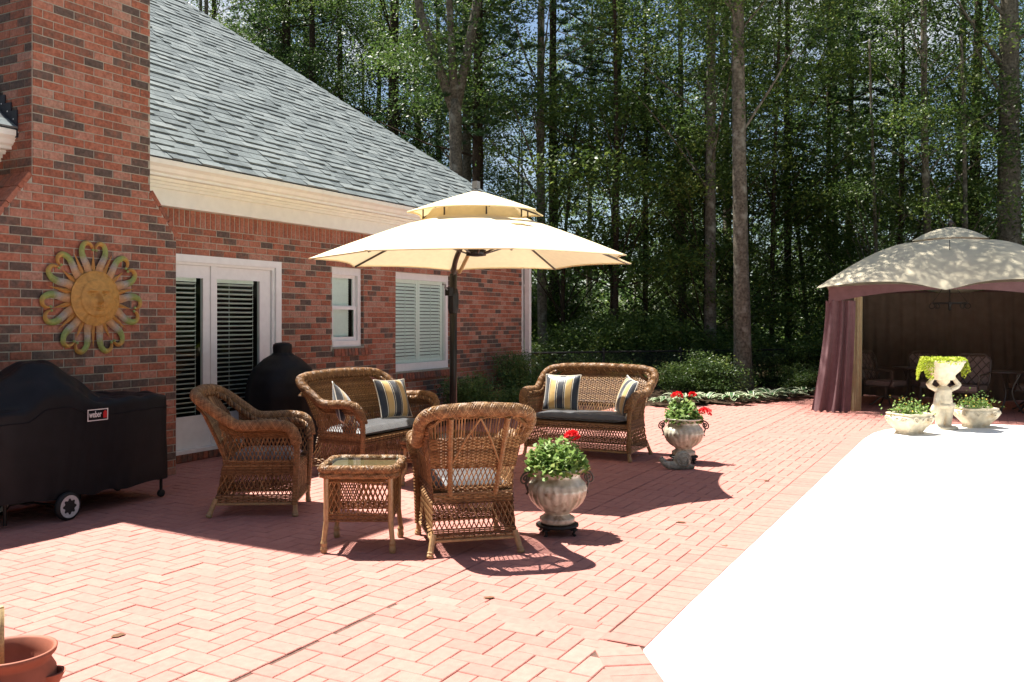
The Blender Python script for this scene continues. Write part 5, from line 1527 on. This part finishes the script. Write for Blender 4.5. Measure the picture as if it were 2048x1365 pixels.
# trees that can be told apart
tree(1487, 19.4, 17, .185, 'tall straight grey trunk tree at the bed edge, thickest before the fence', 'fine', lift=0, bend=.10)
tree(1421, 22.0, 16, .155, 'grey trunk tree just left of the thickest tree by the fence', lift=1, bend=.06)
tree(2018, 23.5, 19, .34, 'massive pale trunk tree behind the right side of the gazebo', lift=2, bend=.08)
tree(912, 23.5, 17, .22, 'pale forked tree rising behind the end of the roof', fork=.46, lift=2.5, bend=.14, bare=True)
tree(957, 25.5, 18, .20, 'dark straight pine trunk beside the pale forked tree', 'pine', mat=mBarkDark, bend=.05, lift=1)
tree(1868, 23.0, 16, .115, 'slender bowed trunk tree above the peak of the gazebo', bend=.5, lift=1)
tree(1657, 29.0, 15, .11, 'slim pine with bare lower branches left of the gazebo roof', 'pine', bend=.06, lift=-1.5)
tree(1698, 32.0, 16, .13, 'second slim pine just right of the bare branched pine', 'pine', bend=.06, lift=-.5)
tree(1228, 23.0, 14, .085, 'thin leaning dark sapling between parasol tip and far settee', 'mid', 1.2, mBarkDark, bend=.35)
tree(1366, 27.0, 15, .13, 'mottled grey trunk left of the pair by the fence', lift=.5)
tree(1088, 24.5, 17, .15, 'grey trunk rising right behind the top of the parasol', lift=1.5)
tree(1112, 28.0, 18, .18, 'dark trunk close behind the parasol top tree', mat=mBarkDark, lift=1)
tree(571, 31.0, 18, .26, 'dark pine trunk standing above the middle of the roof hip', 'pine', bend=.05, lift=1)
tree(790, 30.0, 18, .26, 'thick dark trunk left of the pale forked tree', mat=mBarkDark, lift=1, bend=.2)
tree(1945, 27.0, 17, .20, 'dark trunk left of the massive pale trunk behind the gazebo', mat=mBarkDark, lift=1)
tree(1790, 26.0, 13, .09, 'thin trunk behind the left slope of the gazebo roof', 'mid', 1.3, mBarkDark)
tree(1545, 25.0, 13, .075, 'thin dark sapling right of the thickest trunk by the fence', 'mid', 1.2, mBarkDark, bend=.3)
tree(1290, 25.0, 13, .07, 'thin dark sapling above the far settee back', 'mid', 1.25, mBarkDark, bend=.3)
FAR = 'one of many crowded trees filling the depth of the dark wood'
GF = 'crowded far trees of the wood'
k = 0
for d, n_, (pa, pz) in ((28, 8, (330, 2250)), (33, 5, (300, 2350)), (39, 5, (300, 2450)), (46, 6, (200, 2450))):
    for i in range(n_):
        px = pa + (pz - pa) * (i + .5 + random.uniform(-.35, .35)) / n_
        dd = d + random.uniform(-2, 2); x, y = at(px, dd)
        if x < 17.2 and y < 23: continue
        kd = 'pine' if k % 7 == 3 else 'tall'
        tree(px, dd, random.uniform(15, 19), random.uniform(.10, .2), FAR, kind=kd, scale=random.uniform(.9, 1.15), mat=mBarkDark if k % 2 else mBark, group=GF, lift=random.uniform(-1.5, 2.5)); k += 1
for px, dd in ((430, 36), (520, 38), (610, 36), (690, 34), (750, 37), (840, 33)):
    tree(px, dd, random.uniform(16, 19), random.uniform(.12, .2), FAR, scale=random.uniform(1.0, 1.2), mat=mBarkDark, group=GF, lift=random.uniform(0, 2))
MIDL = 'one of the low understory trees crowding between the taller trunks'
for d, n_, (pa, pz) in ((24, 6, (1090, 2200)), (27.5, 7, (980, 2250)), (32, 8, (700, 2350)), (38, 8, (500, 2400))):
    for i in range(n_):
        px = pa + (pz - pa) * (i + .5 + random.uniform(-.4, .4)) / n_; dd = d + random.uniform(-1.5, 1.5); x, y = at(px, dd)
        if x < 17.5 and y < 23: continue
        tree(px, dd, random.uniform(7.5, 10), random.uniform(.045, .09), MIDL, 'mid', random.uniform(.75, 1.15), random.choice((mBark, mBark, mBarkDark)), bend=.3, group='understory trees', lift=random.uniform(-1.2, .3))
def shrub(px, d, s, label, group, lz=0):
    x, y = at(px, d); t = empty('shrub', (x, y, gz(x, y) + lz), 0, label, 'shrub', group); me, P = random.choice(shrC)
    c = mobj('foliage', me, t, rz=random.uniform(0, 6.28)); c.scale = (s * random.uniform(.9, 1.2), s * random.uniform(.9, 1.2), s * random.uniform(.8, 1.1))
    b = MB()
    for k in range(5):
        a = random.uniform(0, 6.28); b.tube([(0, 0, 0), (.2 * cos(a) * s, .2 * sin(a) * s, .5 * s), (.5 * cos(a) * s, .5 * sin(a) * s, 1.1 * s)], [.02 * s, .013 * s, .006 * s], 5)
    b.build('stem', mBarkDark, t)
ORD = 'first second third fourth fifth sixth seventh eighth ninth tenth eleventh twelfth thirteenth fourteenth fifteenth'.split()
for i in range(15):
    shrub(1075 + i * 68 + random.uniform(-20, 20), 21.2 + random.uniform(-.3, 2.2), random.uniform(.8, 1.3), '%s leafy bush along the fence, counting from the house corner' % ORD[i], 'bushes along the fence')
SHF = 'one of the dim bushes covering the floor deep in the wood'
for i in range(24):
    px = random.uniform(900, 2250); shrub(px, random.uniform(25, 42), random.uniform(1.2, 2.3), SHF, 'bushes deep in the wood')
shrub(1432, 18.6, .62, 'glossy bush with long leaves left of the thickest trunk', 'bushes on the mulch bed')
shrub(1370, 18.9, .55, 'low dark bush on the mulch bed right behind the far settee', 'bushes on the mulch bed')
shrub(1240, 18.2, .55, 'dark bush on the mulch bed directly behind the far settee back', 'bushes on the mulch bed')
shrub(1590, 19.6, .42, 'small light green bush on the mulch bed near the gazebo curtain', 'bushes on the mulch bed')
# distant woodland closing the view
q = 52000
ang_ = RNG.uniform(-1.15, .95, q); dd = RNG.uniform(52, 64, q); hz_ = np.abs(RNG.normal(0, 1, q)) ** .9 * 4.2 - 1.5
cl = RNG.integers(0, 700, q); off = RNG.normal(0, 1, (700, 2)) * np.array([.03, 1.5])
ang_ += off[cl, 0]; hz_ += off[cl, 1]
C = np.stack([dd * np.cos(VIEW + ang_), dd * np.sin(VIEW + ang_), hz_], 1)
mobj('woodland', quads_mesh('woodland', leaf_quads(C, .62, .4, .6), np.clip(RNG.normal(.42, .2, q), 0, 1), mLeaf), None, label='far woodland closing the view behind the trees', kind='stuff')

q = 26000                                            # unseen wood added behind and beside the viewer to cut sky light
ang_ = RNG.uniform(1.5, 2 * PI - 1.0, q); dd = RNG.uniform(30, 38, q); hz_ = RNG.uniform(0, 1, q) ** .8 * 17 - 1
cl = RNG.integers(0, 500, q); off = RNG.normal(0, 1, (500, 2)) * np.array([.03, 1.5]); ang_ += off[cl, 0]; hz_ += off[cl, 1]
C = np.stack([4 + dd * np.cos(VIEW + ang_), -2 + dd * np.sin(VIEW + ang_), hz_], 1)
mobj('woodland', quads_mesh('woodland', leaf_quads(C, .85, .4, .6), np.clip(RNG.normal(.42, .2, q), 0, 1), mLeaf), None, label='unseen woodland added around the viewer to hold back sky light', kind='stuff')

# feathery shrubs against the house
def feather_shrub(x, y, s, h, label):
    t = empty('nandina_shrub', (x, y, .03), 0, label, 'shrub', 'feathery shrubs against the house wall')
    C, T = [], []; b = MB()
    for k in range(int(26 * s)):
        a = RNG.uniform(0, 2 * PI); r = s * RNG.uniform(.1, .62); hh = h * RNG.uniform(.55, 1.05); tip = np.array([r * cos(a), r * sin(a) * .7, hh])
        b.tube([(0.2 * tip[0], .2 * tip[1], 0), (.5 * tip[0], .5 * tip[1], hh * .6), tuple(tip)], [.007, .006, .003], 4, cap=False)
        for t_ in np.linspace(.35, 1, 9):
            n_ = 34; c = np.array([tip[0] * (.3 + .7 * t_), tip[1] * (.3 + .7 * t_), hh * t_])
            C.append(c + RNG.normal(0, 1, (n_, 3)) * np.array([.10, .10, .05])); T.append(np.clip(RNG.normal(.35 + .3 * t_, .2, n_), 0, 1))
    C, T = np.vstack(C), np.concatenate(T); mobj('foliage', quads_mesh('foliage', leaf_quads(C, .052, .2, .32), T, mShrub), t); b.build('stem', mBarkDark, t)
feather_shrub(14.45, 7.55, 1.15, .98, 'feathery green shrub against the wall right of the parasol mast')
feather_shrub(12.35, 7.45, 1.0, .72, 'feathery green shrub under the shuttered window left of the parasol mast')
feather_shrub(15.35, 7.5, .7, .70, 'small feathery shrub beside the white downspout')
feather_shrub(13.35, 7.15, .7, .42, 'low sprawling shrub just behind the parasol mast')

# variegated hostas along the bed
def hosta_mesh():
    V, T = [], []
    for k in range(46):
        a = random.uniform(0, 6.28); L = random.uniform(.20, .34); up = random.uniform(.25, 1.0); w = L * .17
        rows = []
        for q in range(6):
            t = q / 5; r = .03 + L * t; z = .03 + L * up * (t - .75 * t * t) * 1.25; ww = w * math.sin(PI * min(.97, .08 + .9 * t)) + .002
            rows.append([(r * cos(a) - f * ww * sin(a), r * sin(a) + f * ww * cos(a), z + abs(f) * ww * .3) for f in (-1, -.62, .62, 1)])
        for q in range(5):
            for c in range(3):
                V.append([rows[q][c], rows[q][c + 1], rows[q + 1][c + 1], rows[q + 1][c]]); T.append(.85 if c != 1 else random.uniform(.15, .42))
    return quads_mesh('leaf_rosette', np.array(V), np.array(T), mHosta)
hm = [hosta_mesh() for _ in range(3)]
HL = ['variegated hosta at the left end of the row, behind the far urn', 'variegated hosta second from the left in the bed row', 'variegated hosta third from the left, left of the thickest trunk', 'variegated hosta in front of the thickest trunk by the fence', 'variegated hosta just right of the thickest trunk', 'variegated hosta third from the gazebo curtain in the bed row', 'variegated hosta second from the gazebo curtain in the bed row', 'variegated hosta nearest the plum gazebo curtain']
for i, (px, d) in enumerate(((1330, 16.9), (1368, 17.2), (1412, 17.5), (1462, 17.3), (1505, 17.7), (1540, 18.1), (1578, 18.4), (1608, 18.8))):
    x, y = at(px, d); t = empty('hosta_plant', (x, y, max(.0, .03)), random.uniform(0, 6), HL[i], 'plant', 'hostas edging the bed'); c = mobj('leaf_rosette', hm[i % 3], t); c.scale = (random.uniform(1.0, 1.3),) * 3

# a few fallen leaves on the paving
fm = quads_mesh('fallen_leaf', leaf_quads(np.zeros((1, 3)), .07, 6, .5, 6), np.array([.5]), M_('dry_leaf', [(.09, .04, .015), (.14, .06, .02)], rough=.8, ns=30), 6)
for (x, y, r_, lab) in ((3.10, 3.98, .4, 'brown fallen leaf on the sunny paving, nearest to the terracotta pot'), (6.42, 1.70, 1.1, 'orange fallen leaf on the border course beside the pool deck'), (6.98, 2.2, 2.2, 'fallen leaf on the sunny paving just right of the near urn'), (9.2, 2.0, .2, 'fallen leaf on the paving between the parasol shadow tip and the pool deck'), (4.55, 2.6, 2.9, 'fallen leaf on the sunny paving in front of the armchair seen from behind')):
    o = mobj('fallen_leaf', fm, None, (x, y, .007), r_, label=lab, cat='leaf', group='fallen leaves on the paving'); o.scale = (random.uniform(.7, 1.1),) * 3

# black chain link fence
fc = empty('chain_link_fence', (*at(1350, 20.2), 0), 0, 'low black chain link fence in front of the wood', 'fence'); FI = wpar(fc)
FP = [at(1052, 18.9), at(1230, 19.8), at(1450, 20.6), at(1640, 21.6), at(1850, 22.4), at(2120, 23.4)]
ft = .93; rl = MB(); wr = MB()
rl.tube([(x, y, ft) for x, y in FP], .022, 6); rl.build('top_rail', mFenceB, fc, inv=FI)
tot = path_len(FP); s_ = 0
while s_ < tot:
    x, y, a = path_at(FP, s_); b = MB(); b.tube([(x, y, -.3), (x, y, ft + .05)], .027, 6); b.lathe([(.03, 0), (.034, .02), (.012, .045)], 8, (x, y, ft + .04)); b.build('post', mFenceB, fc, inv=FI); s_ += 1.9
s_ = 0
while s_ < tot - .9:
    x0, y0, _a = path_at(FP, s_); x1, y1, _a = path_at(FP, s_ + .85)
    wr.tube([(x0, y0, .02), (x1, y1, ft)], .0035, 3, cap=False); wr.tube([(x0, y0, ft), (x1, y1, .02)], .0035, 3, cap=False); s_ += .075
wr.build('wire_mesh', mFenceB, fc, inv=FI, kind='stuff')
